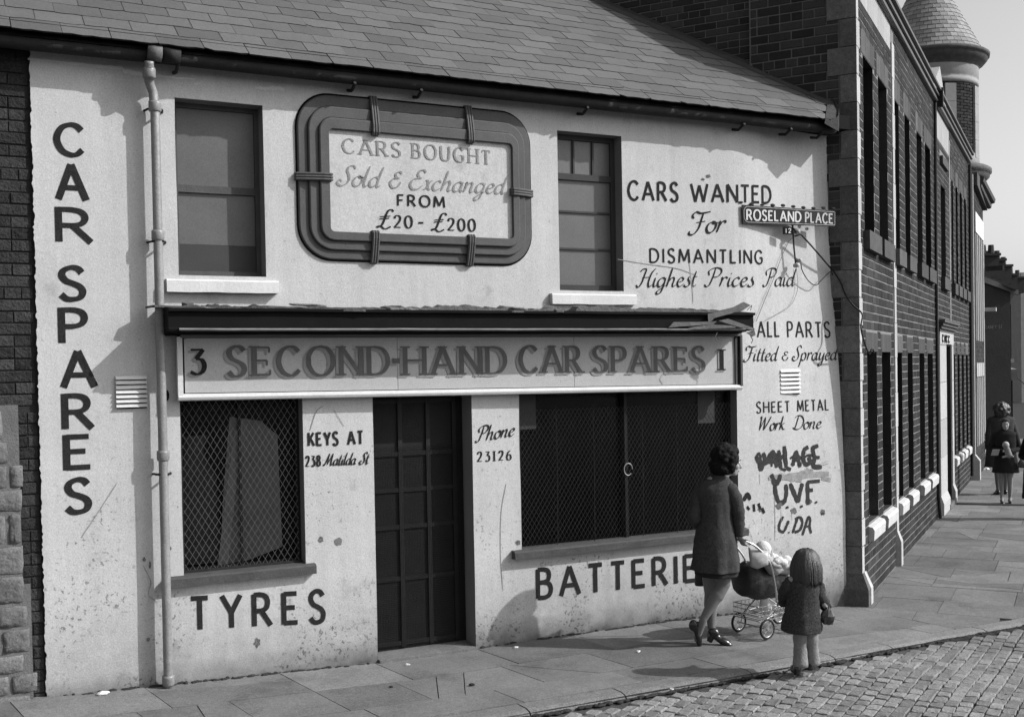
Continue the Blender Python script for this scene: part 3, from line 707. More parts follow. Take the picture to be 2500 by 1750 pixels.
# -- fascia sign
fs = MB().abox(1.49, 6.655, D0 - .05, D0 + .02, 2.16, 2.64).build('fascia_sign', DWOOD, shop)
TF = lambda X: 2.195 - (X - 1.5) * .009                             # the lower edge runs slightly down to the right
for x0, x1 in ((1.53, 3.205), (3.209, 4.85), (4.854, 6.60)):
    mb = MB(); n = 12; rings = []
    for i in range(n + 1):
        X = x0 + (x1 - x0) * i / n; b_ = .003 * noise.noise(Vector((X * 2.5, 0, 0)))
        rings.append([Vector((X, D0 - .052, TF(X) + .02)), Vector((X, D0 - .062 - b_, TF(X) + .02)), Vector((X, D0 - .062 - b_ * 2, 2.40)), Vector((X, D0 - .062 + b_, 2.62)), Vector((X, D0 - .052, 2.62))])
    mb.loft(rings); mb.build('sign_panel', BOARD, fs)
mb = MB(); mb.tube([(1.475, D0 - .075, TF(1.5) - .012), (4, D0 - .075, TF(4) - .012), (6.665, D0 - .075, TF(6.6) - .012)], .026, 8); mb.build('sign_moulding', PAINTW, fs)
mb = MB().abox(1.474, 1.512, D0 - .095, D0 - .045, TF(1.5), 2.63); mb.build('sign_moulding', PAINTW, fs)
mb = MB().abox(6.60, 6.625, D0 - .08, D0 - .045, TF(6.6), 2.61).abox(6.645, 6.668, D0 - .10, D0 - .045, TF(6.6) + .001, 2.63); mb.build('sign_moulding', WFRAME, fs)
mb = MB().abox(1.50, 6.66, D0 - .10, D0 - .04, 2.622, 2.645); mb.build('sign_moulding', mat('grey_moulding', .12, bump=.2), fs)
FS = lambda x, y, off=0.: onp(x, y, (0, D0 - .067 - off, 0), (0, 1, 0))
text('painted_lettering', '3', (464, 914), (500, 913), 62, fs, LETTER, 'serif', .2, FS, 0., shade=LETTERS, label='black figure 3')
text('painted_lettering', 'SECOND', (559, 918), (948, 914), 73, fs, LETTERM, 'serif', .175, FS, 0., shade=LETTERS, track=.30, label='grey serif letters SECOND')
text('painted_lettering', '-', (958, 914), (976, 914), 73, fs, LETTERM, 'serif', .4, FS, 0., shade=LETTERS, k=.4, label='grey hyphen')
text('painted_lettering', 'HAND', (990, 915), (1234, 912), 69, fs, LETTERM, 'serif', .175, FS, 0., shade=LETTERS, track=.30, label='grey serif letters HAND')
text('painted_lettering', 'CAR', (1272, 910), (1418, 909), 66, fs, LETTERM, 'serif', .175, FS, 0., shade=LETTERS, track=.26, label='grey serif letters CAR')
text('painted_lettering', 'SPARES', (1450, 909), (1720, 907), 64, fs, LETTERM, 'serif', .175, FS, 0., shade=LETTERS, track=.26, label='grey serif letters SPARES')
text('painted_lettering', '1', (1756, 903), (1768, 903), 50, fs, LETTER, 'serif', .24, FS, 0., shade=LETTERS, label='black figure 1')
# -- cornice over the fascia
cn = thing
mb = MB(); rings = []
for i in range(41):
    X = 1.38 + (6.63 - 1.38) * i / 40; q = .004 * noise.noise(Vector((X * 2, 5, 0)))
    prof = [(0, 2.64), (.14, 2.645), (.14, 2.652), (.20, 2.656), (.21, 2.662), (.32, 2.664), (.325, 2.678), (.31, 2.688), (.31, 2.80), (.34, 2.806), (.34, 2.826), (0, 2.862)]
    rings.append([Vector((X, wy(X, 2.7) - a + q, b + q)) for a, b in prof][::-1])
mb.loft(rings)
corn = mb.build('cornice', BLACKP, shop)
mb = MB(); rings = []
for i in range(31):
    X = 1.45 + (6.52 - 1.45) * i / 30; q = .003 * noise.noise(Vector((X * 3, 5, 0)))
    rings.append([Vector((X, wy(X, 2.7) - a, b + q)) for a, b in ((.311, 2.664), (.331, 2.664), (.337, 2.673), (.331, 2.682), (.311, 2.682))][::-1])
mb.loft(rings); mb.build('cornice_bead', mat('grey_bead', .16, var=.6, scale=6, bump=.3), corn)  # grey line along the lower front edge of the black cornice
random.seed(11)
FRAG = mat('broken_slate', .10, var=.5, scale=12, fine=.3, bump=1., bscale=40, rnd=.4)
for i in range(46):
    X = 1.42 + random.random() * 5.1 if i > 12 else random.choice((1.5, 1.7, 2.4, 3.9, 4.3, 4.6, 5.3, 5.6, 6.0)) + random.uniform(-.2, .2)
    l_, w_ = random.uniform(.05, .20), random.uniform(.05, .14); y0 = D0 - random.uniform(.05, .30); zt = 2.828 + (D0 - y0 < .12) * .02 + random.uniform(0, .03); an = random.uniform(-.25, .25)
    P = [Vector((X + cos(a + an) * l_ * random.uniform(.7, 1.1), y0 + sin(a + an) * w_ * .5, zt + cos(a) * .012 * random.uniform(-1, 1))) for a in (0, 1.1, 2.2, 3.1, 4.2, 5.3)]
    link('slate_fragment', MB().prism(P, (0, 0, -random.uniform(.008, .022))).mesh('slate_fragment', FRAG), corn)
for (xa, xb, hh, sd_) in ((1.40, 2.35, .030, 1), (2.30, 3.2, .018, 2), (3.15, 4.35, .042, 3), (4.3, 5.35, .050, 4), (5.3, 6.35, .038, 5)):
    n = 34; top = []; rr = random.Random(sd_)
    for i in range(n + 1):
        X = xa + (xb - xa) * i / n; e = sin(pi * i / n) ** .5; top.append(Vector((X, D0 - .30, 2.826 + e * max(.002, hh * (.75 + 1.3 * noise.noise(Vector((X * 5, sd_, 0))) + .35 * rr.uniform(-1, 1))))))
    MB().prism([Vector((xb, D0 - .30, 2.816)), Vector((xa, D0 - .30, 2.816))] + top, (0, .10, .012)).build('broken_flashing', FRAG, corn)
# torn felt hanging off the right end
def sheet(name, P, m, parent, th=(0, .004, 0), label=None):
    return MB().prism([Vector(p) for p in P], th).build(name, m, parent, label)
FELT = mat('torn_felt', .10, var=.6, scale=7, bump=.8, bscale=30)
CS = lambda x, y, off: tuple(S(x, y, off))
for P, o_ in ((((1740, 762), (1790, 750), (1815, 737), (1833, 745), (1810, 760), (1760, 768)), .30), (((1728, 766), (1765, 760), (1800, 752), (1790, 764), (1745, 776), (1730, 790)), .345),
             (((1632, 800), (1645, 786), (1700, 786), (1750, 784), (1742, 792), (1660, 797)), .345), (((1680, 800), (1740, 792), (1800, 796), (1795, 800), (1700, 804)), .355),
             (((1755, 783), (1778, 778), (1838, 800), (1842, 808), (1800, 797)), .36), (((1822, 812), (1842, 806), (1845, 818), (1836, 822)), .35)):
    sheet('torn_felt', [CS(a, b, o_) for a, b in P], FELT, corn)
for P in ([(1828, 812), (1838, 830), (1834, 838)], [(1751, 812), (1745, 824), (1752, 835)], [(1824, 757), (1836, 745), (1832, 758)]):
    MB().tube([CS(a, b, .34) for a, b in P], .004, 4).build('torn_strand', FELT, corn)
# -- stepped sign frame with ties
def rrect(x0, x1, z0, z1, r, n=10):
    P = []
    for cx, cz, a0 in ((x1 - r, z1 - r, 0), (x0 + r, z1 - r, 90), (x0 + r, z0 + r, 180), (x1 - r, z0 + r, 270)):
        for i in range(n + 1): a = radians(a0 + 90 * i / n); P.append((cx + cos(a) * r, cz + sin(a) * r))
    return P
OX0, OX1, OZ0, OZ1 = 2.43, 4.472, 3.236, 4.528; IX0, IX1, IZ0, IZ1 = 2.672, 4.276, 3.452, 4.252
prof = []
for i in range(3):
    f0, f1 = i / 3, (i + 1) / 3; h = (.026, .050, .074)[i]
    prof += [(f0, 0 if i == 0 else (.026, .050)[i - 1]), (f0 + .012, h - .005), (f0 + .045, h), (f1 - .02, h), (f1, h - .006)]
prof += [(1, .03)]
mb = MB(); rings = []
for f_, h in prof:
    R = .27 * (1 - f_) + .035 * f_
    pr = rrect(OX0 + (IX0 - OX0) * f_, OX1 + (IX1 - OX1) * f_, OZ0 + (IZ0 - OZ0) * f_, OZ1 + (IZ1 - OZ1) * f_, R)
    rings.append([Vector((a, D0 - h, b)) for a, b in pr])
mb.loft(rings, False)
fr_ = mb.build('sign_frame', MOULD, shop)
pr = rrect(OX0 - .012, OX1 + .012, OZ0 - .012, OZ1 + .014, .28); MB().add([Vector((a, wy(a, b) - .004, b)) for a, b in pr], [tuple(range(len(pr)))[::-1]]).build('frame_shadow_gap', BLACKP, fr_)  # black sheet painted in as the shadow gap round the frame
MB().abox(IX0 - .01, IX1 + .01, D0 - .044, D0 + .01, IZ0 - .01, IZ1 + .01).build('sign_board', PLASTER, fr_)
def tie(cx, cz, vert, sgn):
    mb = MB()
    for q in (-.021, 0, .021):
        if vert: o0, i0 = (OZ1, IZ1) if sgn > 0 else (OZ0, IZ0)
        else: o0, i0 = (OX1, IX1) if sgn > 0 else (OX0, IX0)
        P = []
        for f_, h in ((-.06, .0), (-.05, .030), (.2, .050), (.5, .068), (.8, .084), (1.0, .086), (1.05, .078), (1.05, .04)):
            t = o0 + (i0 - o0) * f_; P.append(Vector((cx + q, D0 - h, t)) if vert else Vector((t, D0 - h, cz + q)))
        mb.tube(P, .012, 7)
    mb.build('frame_tie', MOULD, fr_)
for px_, py_, v_, s_ in ((909, 295, 1, 1), (1140, 310, 1, 1), (910, 600, 1, -1), (1143, 615, 1, -1)): tie(S(px_, py_).x, 0, True, s_)
tie(0, S(760, 434).z, False, -1); tie(0, S(1270, 473).z, False, 1)
OB = lambda x, y, off=0.: onp(x, y, (0, D0 - .0475 - off, 0), (0, 1, 0))
text('painted_lettering', 'CARS', (838, 374), (978, 384), 36, fr_, LETTERG, 'serif', .16, OB, 0., track=.35, label='faded letters CARS')
text('painted_lettering', 'BOUGHT', (1008, 386), (1196, 402), 36, fr_, LETTERG, 'serif', .16, OB, 0., track=.42, label='faded letters BOUGHT')
text('painted_lettering', 'Sold & Exchanged', (822, 452), (1230, 474), 50, fr_, LETTERG, 'script', .13, OB, 0., label='faded script Sold & Exchanged')
text('painted_lettering', 'FROM', (972, 502), (1085, 507), 27, fr_, LETTER, 'sans', .19, OB, 0., track=.42, label='black letters FROM')
text('painted_lettering', '£', (916, 556), (956, 558), 46, fr_, LETTER, 'serif', .13, OB, 0., shear=.15, label='black pound sign')
text('painted_lettering', '20', (963, 556), (1006, 557), 30, fr_, LETTER, 'serif', .19, OB, 0., label='black figure 20')
text('painted_lettering', '-', (1022, 558), (1034, 558), 30, fr_, LETTER, 'sans', .2, OB, 0., label='black dash')
text('painted_lettering', '£', (1050, 563), (1086, 565), 44, fr_, LETTER, 'serif', .13, OB, 0., shear=.15, label='black pound sign')
text('painted_lettering', '200', (1094, 563), (1160, 565), 30, fr_, LETTER, 'serif', .19, OB, 0., label='black figure 200')
# -- lettering painted on the wall
mb = MB()
for c, q in zip('CARSPARES', ((132, 210, 300, 383), (134, 217, 402, 488), (136, 229, 507, 591), (141, 212, 649, 735), (143, 215, 751, 837), (146, 238, 857, 945), (151, 232, 960, 1046), (155, 227, 1060, 1146), (156, 226, 1166, 1254))):
    bigletter(mb, c, *q)
mb.build('painted_lettering', LETTER, swall, 'tall black letters CAR SPARES reading downwards')
TW = lambda t, a, b, c, st='sans', wt=.17, m=LETTER, **kw: text('painted_lettering', t, a, b, c, swall, m, st, wt, label='black lettering ' + t, **kw)
TW('TYRES', (468, 1537), (792, 1517), 80, wt=.16, k=.95, track=.50)
TW('BATTERIES', (1314, 1460), (1745, 1413), 71, wt=.17, k=.92, track=.42)
TW('KEYS', (754, 1088), (825, 1086), 32, wt=.2, k=.8)
TW('AT', (850, 1085), (886, 1083), 32, wt=.2, k=.8)
TW('238', (747, 1139), (782, 1137), 26, 'serif', .19)
TW('Matilda St', (790, 1136), (898, 1132), 29, 'script', .16)
TW('Phone', (1162, 1079), (1254, 1063), 36, 'script', .15)
TW('23126', (1166, 1127), (1248, 1122), 24, 'serif', .19, track=.45)
TW('CARS', (1535, 488), (1655, 492), 46, wt=.165, k=.8)
TW('WANTED', (1688, 493), (1882, 497), 44, wt=.165, k=.8, track=.30)
TW('For', (1680, 571), (1768, 566), 52, 'script', .15)
TW('DISMANTLING', (1588, 641), (1862, 644), 34, wt=.16, k=.8, track=.40)
TW('Highest', (1552, 701), (1698, 699), 45, 'script', .13)
TW('Prices', (1722, 699), (1840, 699), 44, 'script', .13)
TW('Paid', (1864, 699), (1938, 698), 43, 'script', .13)
TW('ALL', (1850, 823), (1903, 822), 38, wt=.14, k=.75)
TW('PARTS', (1924, 823), (2027, 823), 38, wt=.14, k=.75, track=.36)
TW('Fitted', (1815, 881), (1896, 880), 36, 'script', .14)
TW('&', (1909, 880), (1924, 880), 26, 'serif', .14, shear=.2)
TW('Sprayed', (1934, 880), (2042, 878), 36, 'script', .14)
TW('SHEET', (1848, 1008), (1928, 1005), 27, wt=.15, k=.7, track=.40)
TW('METAL', (1948, 1004), (2023, 1001), 27, wt=.15, k=.7, track=.40)
TW('Work', (1850, 1051), (1916, 1049), 34, 'script', .14)
TW('Done', (1936, 1048), (2004, 1045), 33, 'script', .14)
# -- sprayed and scrawled marks
GZ_ = lambda x, y: (1650 + x * .4044, 1050 + y * .4044)
def spray(strokes, wpx, m, label):
    mb = MB()
    for i, st in enumerate(strokes):
        P = [GZ_(*p) for p in st]; Q = smooth_pts([Vector((a, b, 0)) for a, b in P], 5) if len(P) > 2 else [Vector((a, b, 0)) for a, b in P]
        pts = [S(q.x, q.y, .0035) for q in Q]; r = wpx / 240 / 2; n = len(pts); Lp, Rp = [], []
        for j, p in enumerate(pts):
            t = pts[min(j + 1, n - 1)] - pts[max(j - 1, 0)]; t.y = 0
            if t.length < 1e-6: t = Vector((1, 0, 0))
            t.normalize(); nn = Vector((-t.z, 0, t.x)); rr = r * random.uniform(.8, 1.15) * (.7 if j in (0, n - 1) else 1)
            for LL, s_ in ((Lp, 1), (Rp, -1)):
                q = p + nn * rr * s_; q.y = wy(q.x, q.z) - .003 - i * .00025; LL.append(q)
        mb.add(Lp + Rp, [(j, n + j, n + j + 1, j + 1) for j in range(n - 1)])
    mb.build('graffiti', m, swall, label)
random.seed(5)
spray([[(485, 160), (500, 190), (515, 245)], [(515, 245), (535, 180), (528, 135)], [(528, 135), (545, 180), (560, 200)], [(560, 200), (575, 150), (590, 130), (600, 180), (612, 225)],
       [(575, 185), (605, 175)], [(622, 120), (628, 175), (635, 232)], [(635, 232), (665, 240)], [(655, 95), (662, 160), (668, 225)], [(668, 225), (695, 238)],
       [(705, 215), (718, 165), (728, 130), (740, 175), (752, 222)], [(712, 180), (748, 178)], [(800, 100), (775, 120), (770, 170), (785, 205), (812, 190), (800, 160)], [(860, 92), (828, 110), (838, 165), (832, 215), (882, 222)], [(835, 160), (868, 165)]], 11, SPRAY, 'sprayed word WALLACE')
spray([[(480, 170), (505, 140), (520, 200), (545, 160)], [(560, 150), (585, 195), (600, 140), (625, 190), (648, 150), (660, 200)], [(690, 170), (730, 150), (765, 170), (800, 150), (850, 160)], [(540, 210), (570, 140), (580, 220)]], 7, SPRAY, 'scribble over the sprayed word')
spray([[(598, 330), (605, 390), (625, 435), (655, 430), (668, 380), (665, 325)], [(690, 320), (715, 380), (738, 435)], [(738, 435), (752, 370), (765, 320)], [(795, 310), (797, 380), (798, 450)], [(795, 312), (870, 305)], [(797, 362), (828, 360)],
       [(672, 458), (674, 472)], [(758, 452), (760, 466)], [(846, 428), (848, 440)], [(885, 498), (887, 508)], [(575, 265), (590, 300), (600, 330)], [(630, 265), (622, 300), (606, 330)]], 12, SPRAY, 'sprayed letters U.V.F.')
spray([[(650, 520), (628, 560), (625, 600), (650, 612), (668, 580), (682, 545)], [(682, 612), (684, 620)], [(735, 530), (722, 570), (706, 620)], [(720, 535), (750, 525), (765, 555), (750, 600), (718, 615)], [(765, 632), (785, 570), (800, 525), (812, 540), (808, 580), (818, 622)], [(778, 580), (808, 578)]], 7.5, SPRAY, 'sprayed letters U.D.A.')
spray([[(660, 282), (760, 262), (830, 245)], [(690, 300), (800, 272), (925, 262)], [(880, 290), (935, 300)], [(800, 230), (780, 265)], [(560, 290), (640, 280), (760, 300)]], 13, SPRAY2, 'smeared overpainting')
spray([[(410, 425), (432, 385), (450, 420)], [(430, 460), (445, 480)], [(470, 445), (475, 490)], [(500, 440), (510, 480)], [(520, 470), (535, 500)]], 11, LETTER, 'flaked black patches')
spray([[(505, 262), (508, 325)], [(596, 400), (600, 560), (598, 670)], [(635, 460), (638, 560)], [(700, 470), (702, 540)], [(440, 590), (465, 670)], [(868, 205), (920, 185)], [(870, 215), (925, 200)]], 1.4, SPRAY2, 'thin drips')
def flake(pts_, name='peeled_paint', m=PAINTW, o=.0035):
    n = len(pts_); P = [S(x, y, o) for x, y in pts_]; MB().add(P, [tuple(range(n))[::-1]]).build(name, m, swall)
random.seed(61)
def strip(x0, y0, x1, y1, h0, h1, n=16, m=PAINTW, o=.0035):
    up = [(x0 + (x1 - x0) * i / n, y0 + (y1 - y0) * i / n - (h0 + (h1 - h0) * i / n) * random.uniform(.3, 1)) for i in range(n + 1)]; dn = [(x0 + (x1 - x0) * i / n, y0 + (y1 - y0) * i / n + (h0 + (h1 - h0) * i / n) * random.uniform(.3, 1)) for i in range(n + 1)]
    mb = MB(); A = [S(x, y, o) for x, y in up]; B = [S(x, y, o) for x, y in dn]; k = len(A); mb.add(A + B, [(i, k + i, k + i + 1, i + 1) for i in range(k - 1)]); mb.build('peeled_paint', m, swall)
strip(68, 144, 300, 168, 3, 7, 24); strip(300, 172, 352, 184, 8, 6, 8); strip(382, 186, 475, 194, 5, 2, 10); strip(625, 215, 694, 218, 6, 7, 12); strip(805, 232, 840, 230, 4, 3, 6); strip(475, 205, 488, 204, 3, 2, 4)
spray([[((x - 1650) / .4044, (y - 1050) / .4044) for x, y in L_] for L_ in ([(1228, 1440), (1222, 1350), (1224, 1250), (1236, 1180)], [(200, 1310), (240, 1250), (285, 1180)], [(1508, 633), (1580, 645), (1650, 655), (1700, 672)], [(1680, 620), (1690, 700), (1692, 740)], [(757, 1050), (772, 1005), (790, 990)], [(815, 1000), (840, 1040)], [(350, 1380), (368, 1420), (362, 1450), (385, 1470)])], 1.5, SPRAY2, 'thin cracks and scrapes')
STAIN = mat('grey_wall_stain', .10, var=.7, scale=20, fine=.5, bump=.3)
def blot(x, y, rx, ry, m=STAIN, n=11):
    flake([(x + cos(2 * pi * i / n) * rx * random.uniform(.6, 1.2), y + sin(2 * pi * i / n) * ry * random.uniform(.6, 1.2)) for i in range(n)], 'wall_stain', m)
for q in ((825, 1322, 10, 13, mat('bare_render', .14, bump=.4)), (784, 1316, 7, 8), (1690, 928, 4, 12), (1265, 1325, 6, 7), (1730, 430, 6, 5), (1716, 438, 4, 4), (628, 1568, 8, 12), (362, 1560, 5, 6), (413, 1338, 8, 5), (352, 1365, 5, 5), (366, 1378, 3, 9), (1856, 1242, 6, 7), (1902, 1235, 8, 9), (1938, 1246, 8, 9), (1975, 1224, 8, 9), (2010, 1250, 6, 8)): blot(*q)
dirt = MB()
for i in range(230):
    X = .6 + 7.3 * random.random()
    if 2.98 < X < 3.92: continue
    c = Vector((X, wy(X, 0) - random.uniform(.0, .035), gz(X) - .002)); dirt.ball(c, random.uniform(.012, .05), random.uniform(.008, .02), random.uniform(.006, .02), None, 6, 4)
tag(dirt.build('wall_foot_dirt', JOINT), 'crumbs of dirt and moss lying along the foot of the painted wall', None, None, 'stuff')
# -- air vents
def vent(px0, py0, px1, py1, n, tilt):
    A, B = S(px0, py0), S(px1, py1); v_ = MB().abox(A.x, B.x, D0 - .3, D0 - .2, 0, .01)
    yb = wy((A.x + B.x) / 2, A.z); fr = MB().abox(A.x, B.x, yb - .008, yb + .01, B.z, A.z).build('air_vent', DARK, shop)
    step = (A.z - B.z) / n
    for i in range(n):
        zt = A.z - i * step; P = [Vector((A.x - .004, yb - .008, zt)), Vector((A.x - .004, yb - .012, zt + .002)), Vector((A.x - .004, yb - .030, zt - step * .66)), Vector((A.x - .004, yb - .026, zt - step * .70))]
        MB().prism(P, (B.x - A.x + .008, 0, 0)).build('louvre', PAINTW, fr)
vent(283, 919, 358, 996, 7, 0); vent(1905, 902, 1951, 962, 6, 0)
# -- gutter, downpipe
gt = MB(); X0, X1 = -2.2, 7.80
gp = []
for i in range(50): X = X0 + (X1 - X0) * i / 49; gp.append(Vector((X, 8.315, 4.650 + .006 * noise.noise(Vector((X, 1, 1))) - .03 * max(0, (1.5 - X) / 3) * 0)))
gt.tube(gp, .052, 10)
gutter = gt.build('gutter', IRON, shop, smooth=True)
MB().abox(X0, 8.02, 8.325, 8.56, 4.665, 4.80).build('fascia_board', BLACKP, shop)
for px_ in (425, 850, 1010, 1410, 1788, 1890, 1955):
    X = S(px_, 200 + px_ * .06).x; MB().tube([(X, 8.27, 4.60), (X, 8.36, 4.56), (X, 8.45, 4.58)], .014, 5).build('gutter_bracket', IRON, gutter)
SP = lambda x, y, o_: S(x, y, o_)
def pz(y, o_=.07): return SP(380, y, o_).z
X = lambda y: SP(372 + (y - 218) * .0245, y, .07).x
top = [Vector((SP(365, 165, .18).x, 8.27, 4.60)), Vector((SP(364, 180, .15).x, 8.29, 4.53)), SP(364, 196, .12), SP(368, 212, .10), SP(374, 228, .088), SP(376, 250, .088)]
body = [SP(378 + (y - 250) * .0235, y, .088) for y in (260, 500, 700, 900, 1100, 1300, 1500, 1640, 1682)]
dp = MB(); dp.tube(smooth_pts(top, 4) + body, .034, 12)
pipe = dp.build('downpipe', PIPE, shop, smooth=True)
for yy, r in ((178, .046), (262, .046), (575, .046), (1112, .045), (1662, .044)):
    c = Vector((SP(378 + (yy - 250) * .0235, yy, .088).x, D0 - .088, pz(yy))) if yy > 200 else Vector((SP(364, 178, .15).x, 8.295, 4.52))
    MB().tube([c + Z * .035, c + Z * .02, c - Z * .03, c - Z * .04], [r * .98, r, r, r * .85], 12).build('pipe_collar', PIPE, pipe, smooth=True)
for yy in (268, 590, 1158):
    c = Vector((SP(378 + (yy - 250) * .0235, yy, .07).x, D0, pz(yy)))
    mb = MB().tube([c + Vector((.062, 0, 0)), c + Vector((.05, -.07, 0)), c + Vector((.03, -.105, 0)), c + Vector((-.03, -.105, 0)), c + Vector((-.05, -.07, 0)), c + Vector((-.066, 0, 0))], .009, 5); mb.build('pipe_bracket', IRON, pipe)
MB().tube([Vector((SP(360, 150, .18).x, 8.27, 4.665)), Vector((SP(395, 158, .18).x, 8.27, 4.66))], .060, 10).build('gutter_outlet', mat('rusty_outlet', .10, rough=.7, var=.6, scale=14, bump=.5), pipe, smooth=True)
MB().tube([Vector((SP(398, 160, .18).x, 8.27, 4.66)), Vector((SP(440, 166, .18).x, 8.27, 4.655))], .058, 10).build('gutter_joint', IRON, gutter, smooth=True)
# -- roof
PH = radians(35.3); RU = Vector((0, cos(PH), sin(PH))); RN = Vector((0, -sin(PH), cos(PH))); E0 = Vector((0, 8.22, 4.695))
def xr(v):                                         # where the roof meets the taller brick gable
    P = E0 + RU * v; return min(C0.x + gd.x * (P.y - C0.y) / gd.y, 7.70 + .9 * max(v, 0))
def xg(v):
    P = E0 + RU * v; return min(C0.x + gd.x * (P.y - C0.y) / gd.y, 8.02)
RL = 6.2
rb = MB(); 
rb.add([E0 + Vector((-2.5, 0, 0)) - RN * .035 + RU * .02, E0 + Vector((xr(0), 0, 0)) - RN * .035 + RU * .02, E0 + Vector((xr(RL), 0, 0)) + RU * RL - RN * .035, E0 + Vector((-2.5, 0, 0)) + RU * RL - RN * .035], [(0, 1, 2, 3)])
rb.add([E0 + Vector((-2.5, 0, 0)) + RU * RL - RN * .035, E0 + Vector((xr(RL), 0, 0)) + RU * RL - RN * .035, E0 + Vector((xr(RL), 5, -3.6)) + RU * RL, E0 + Vector((-2.5, 5, -3.6)) + RU * RL], [(0, 1, 2, 3)])
rb.add([(-2.5, 8.66, 4.0), (8.0, 8.66, 4.0), (8.0, 8.66, 4.75), (-2.5, 8.66, 4.75)], [(0, 1, 2, 3)])
roof = rb.build('roof', SLATEB, shop)
random.seed(21)
ex = .205; swd = .322; items = []
for r in range(30):
    v = r * ex + random.uniform(-.003, .003); x = -2.5 + (r % 2) * swd / 2 + random.uniform(-.02, .02)
    while x < xr(v):
        w_ = min(swd, xr(v) - x)
        if w_ > .05: items.append((x, v, w_ - .005, random.uniform(-.006, .006), random.uniform(-.004, .004), random.uniform(0, .003), random.random()))
        x += swd + random.uniform(-.003, .004)
SLEDGE = mat('slate_edge', .012, bump=0)
def slate_mesh(k):
    rr = random.Random(k * 7 + 1); n = 5
    P = [Vector((i / n, 0, 0)) for i in range(n + 1)]
    top = [Vector((p.x, (rr.uniform(-.02, .02) if 0 < i < n else (rr.choice((0, .03, .08)) if k % 4 == 0 else 0)), 0)) for i, p in enumerate(P)] + [Vector((1, 1, 0)), Vector((0, 1, 0))]
    mb = MB().prism(top, (0, 0, -1))
    for fi in range(2, len(mb.f)): mb.mi[fi] = 1
    return mb.mesh('slate', [SLATE, SLEDGE])
SLM = [slate_mesh(k) for k in range(8)]
def slate_mw(s_):
    x, v, w_, rot, dx, lift, _ = s_; L_ = .44
    up = (RU * L_ - RN * .016); M = Matrix.Identity(4); U = Vector((1, 0, 0))
    U = (U + RU * rot * 2).normalized()
    for i in range(3): M[i][0] = U[i] * w_; M[i][1] = up[i]; M[i][2] = RN[i] * .011; M[i][3] = (E0 + Vector((x, 0, 0)) + RU * (v + dx) + RN * (.023 + lift))[i]
    return M
def skey(s_):
    P = E0 + Vector((s_[0] + .16, 0, 0)) + RU * (s_[1] + .1); return (1 if seen(P, 25) else 0) * 100 - (P - CAMP).length
a_, b_ = top_pieces(items, skey)
for s_ in a_: link('slate', SLM[int(s_[6] * 8) % 8], roof, slate_mw(s_))
mb = MB()
for s_ in b_:
    me = SLM[int(s_[6] * 8) % 8]; M = slate_mw(s_); n0 = len(mb.mi); mb.add([M @ v_.co for v_ in me.vertices], [tuple(p.vertices) for p in me.polygons])
    for q_, p_ in enumerate(me.polygons): mb.mi[n0 + q_] = p_.material_index
mb.build('upper_slates', [SLATE, SLEDGE], roof, kind='stuff')
# mortar fillet along the gable
mb = MB(); rings = []
for i in range(30):
    v = -.02 + (RL + .02) * i / 29; P = E0 + RU * v + Vector((xr(v), 0, 0)); q = .02 * noise.noise(P * 2)
    Pg = Vector((min(xg(v) + .02, P.x + .06), P.y, P.z)); rings.append([Pg + Vector((0, 0, -.08)), P + Vector((-.11 + q, 0, -.02)), P + Vector((-.10 + q, 0, .035)), P.lerp(Pg, .55) + Z * (.055 + q), Pg + Z * (.085 + q)])
mb.loft(rings); mb.build('verge_fillet', mat('mortar_fillet', .045, var=.4, scale=8, fine=.2, bump=.8, bscale=30), roof)

# ------------------------------------------------------------------ bricks
def brick_unit(k, m):
    rr = random.Random(k); e = .05; j = lambda: rr.uniform(-.012, .012)
    v = [(-.5, -.5, -.5), (.5, -.5, -.5), (.5, -.5, .5), (-.5, -.5, .5), (-.5, .42, -.5), (.5, .42, -.5), (.5, .42, .5), (-.5, .42, .5),
         (-.48 + j(), .5, -.44 + j()), (.48 + j(), .5, -.44 + j()), (.48 + j(), .5, .44 + j()), (-.48 + j(), .5, .44 + j())]
    f = [(0, 1, 5, 4), (1, 2, 6, 5), (2, 3, 7, 6), (3, 0, 4, 7), (4, 5, 9, 8), (5, 6, 10, 9), (6, 7, 11, 10), (7, 4, 8, 11), (8, 9, 10, 11)]
    me = bpy.data.meshes.new('brick'); me.from_pydata(v, [], f); me.materials.append(m); me.update(); return me
def frame(c, ex, en, l, d, h, fs=1.):                    # unit mesh -> brick; ex along the wall, en outwards
    M = Matrix.Identity(4); cols = (ex * l, en * d, Z * h)
    for i in range(3):
        for k in range(3): M[i][k] = cols[k][i] * fs
        M[i][3] = c[i]
    return M
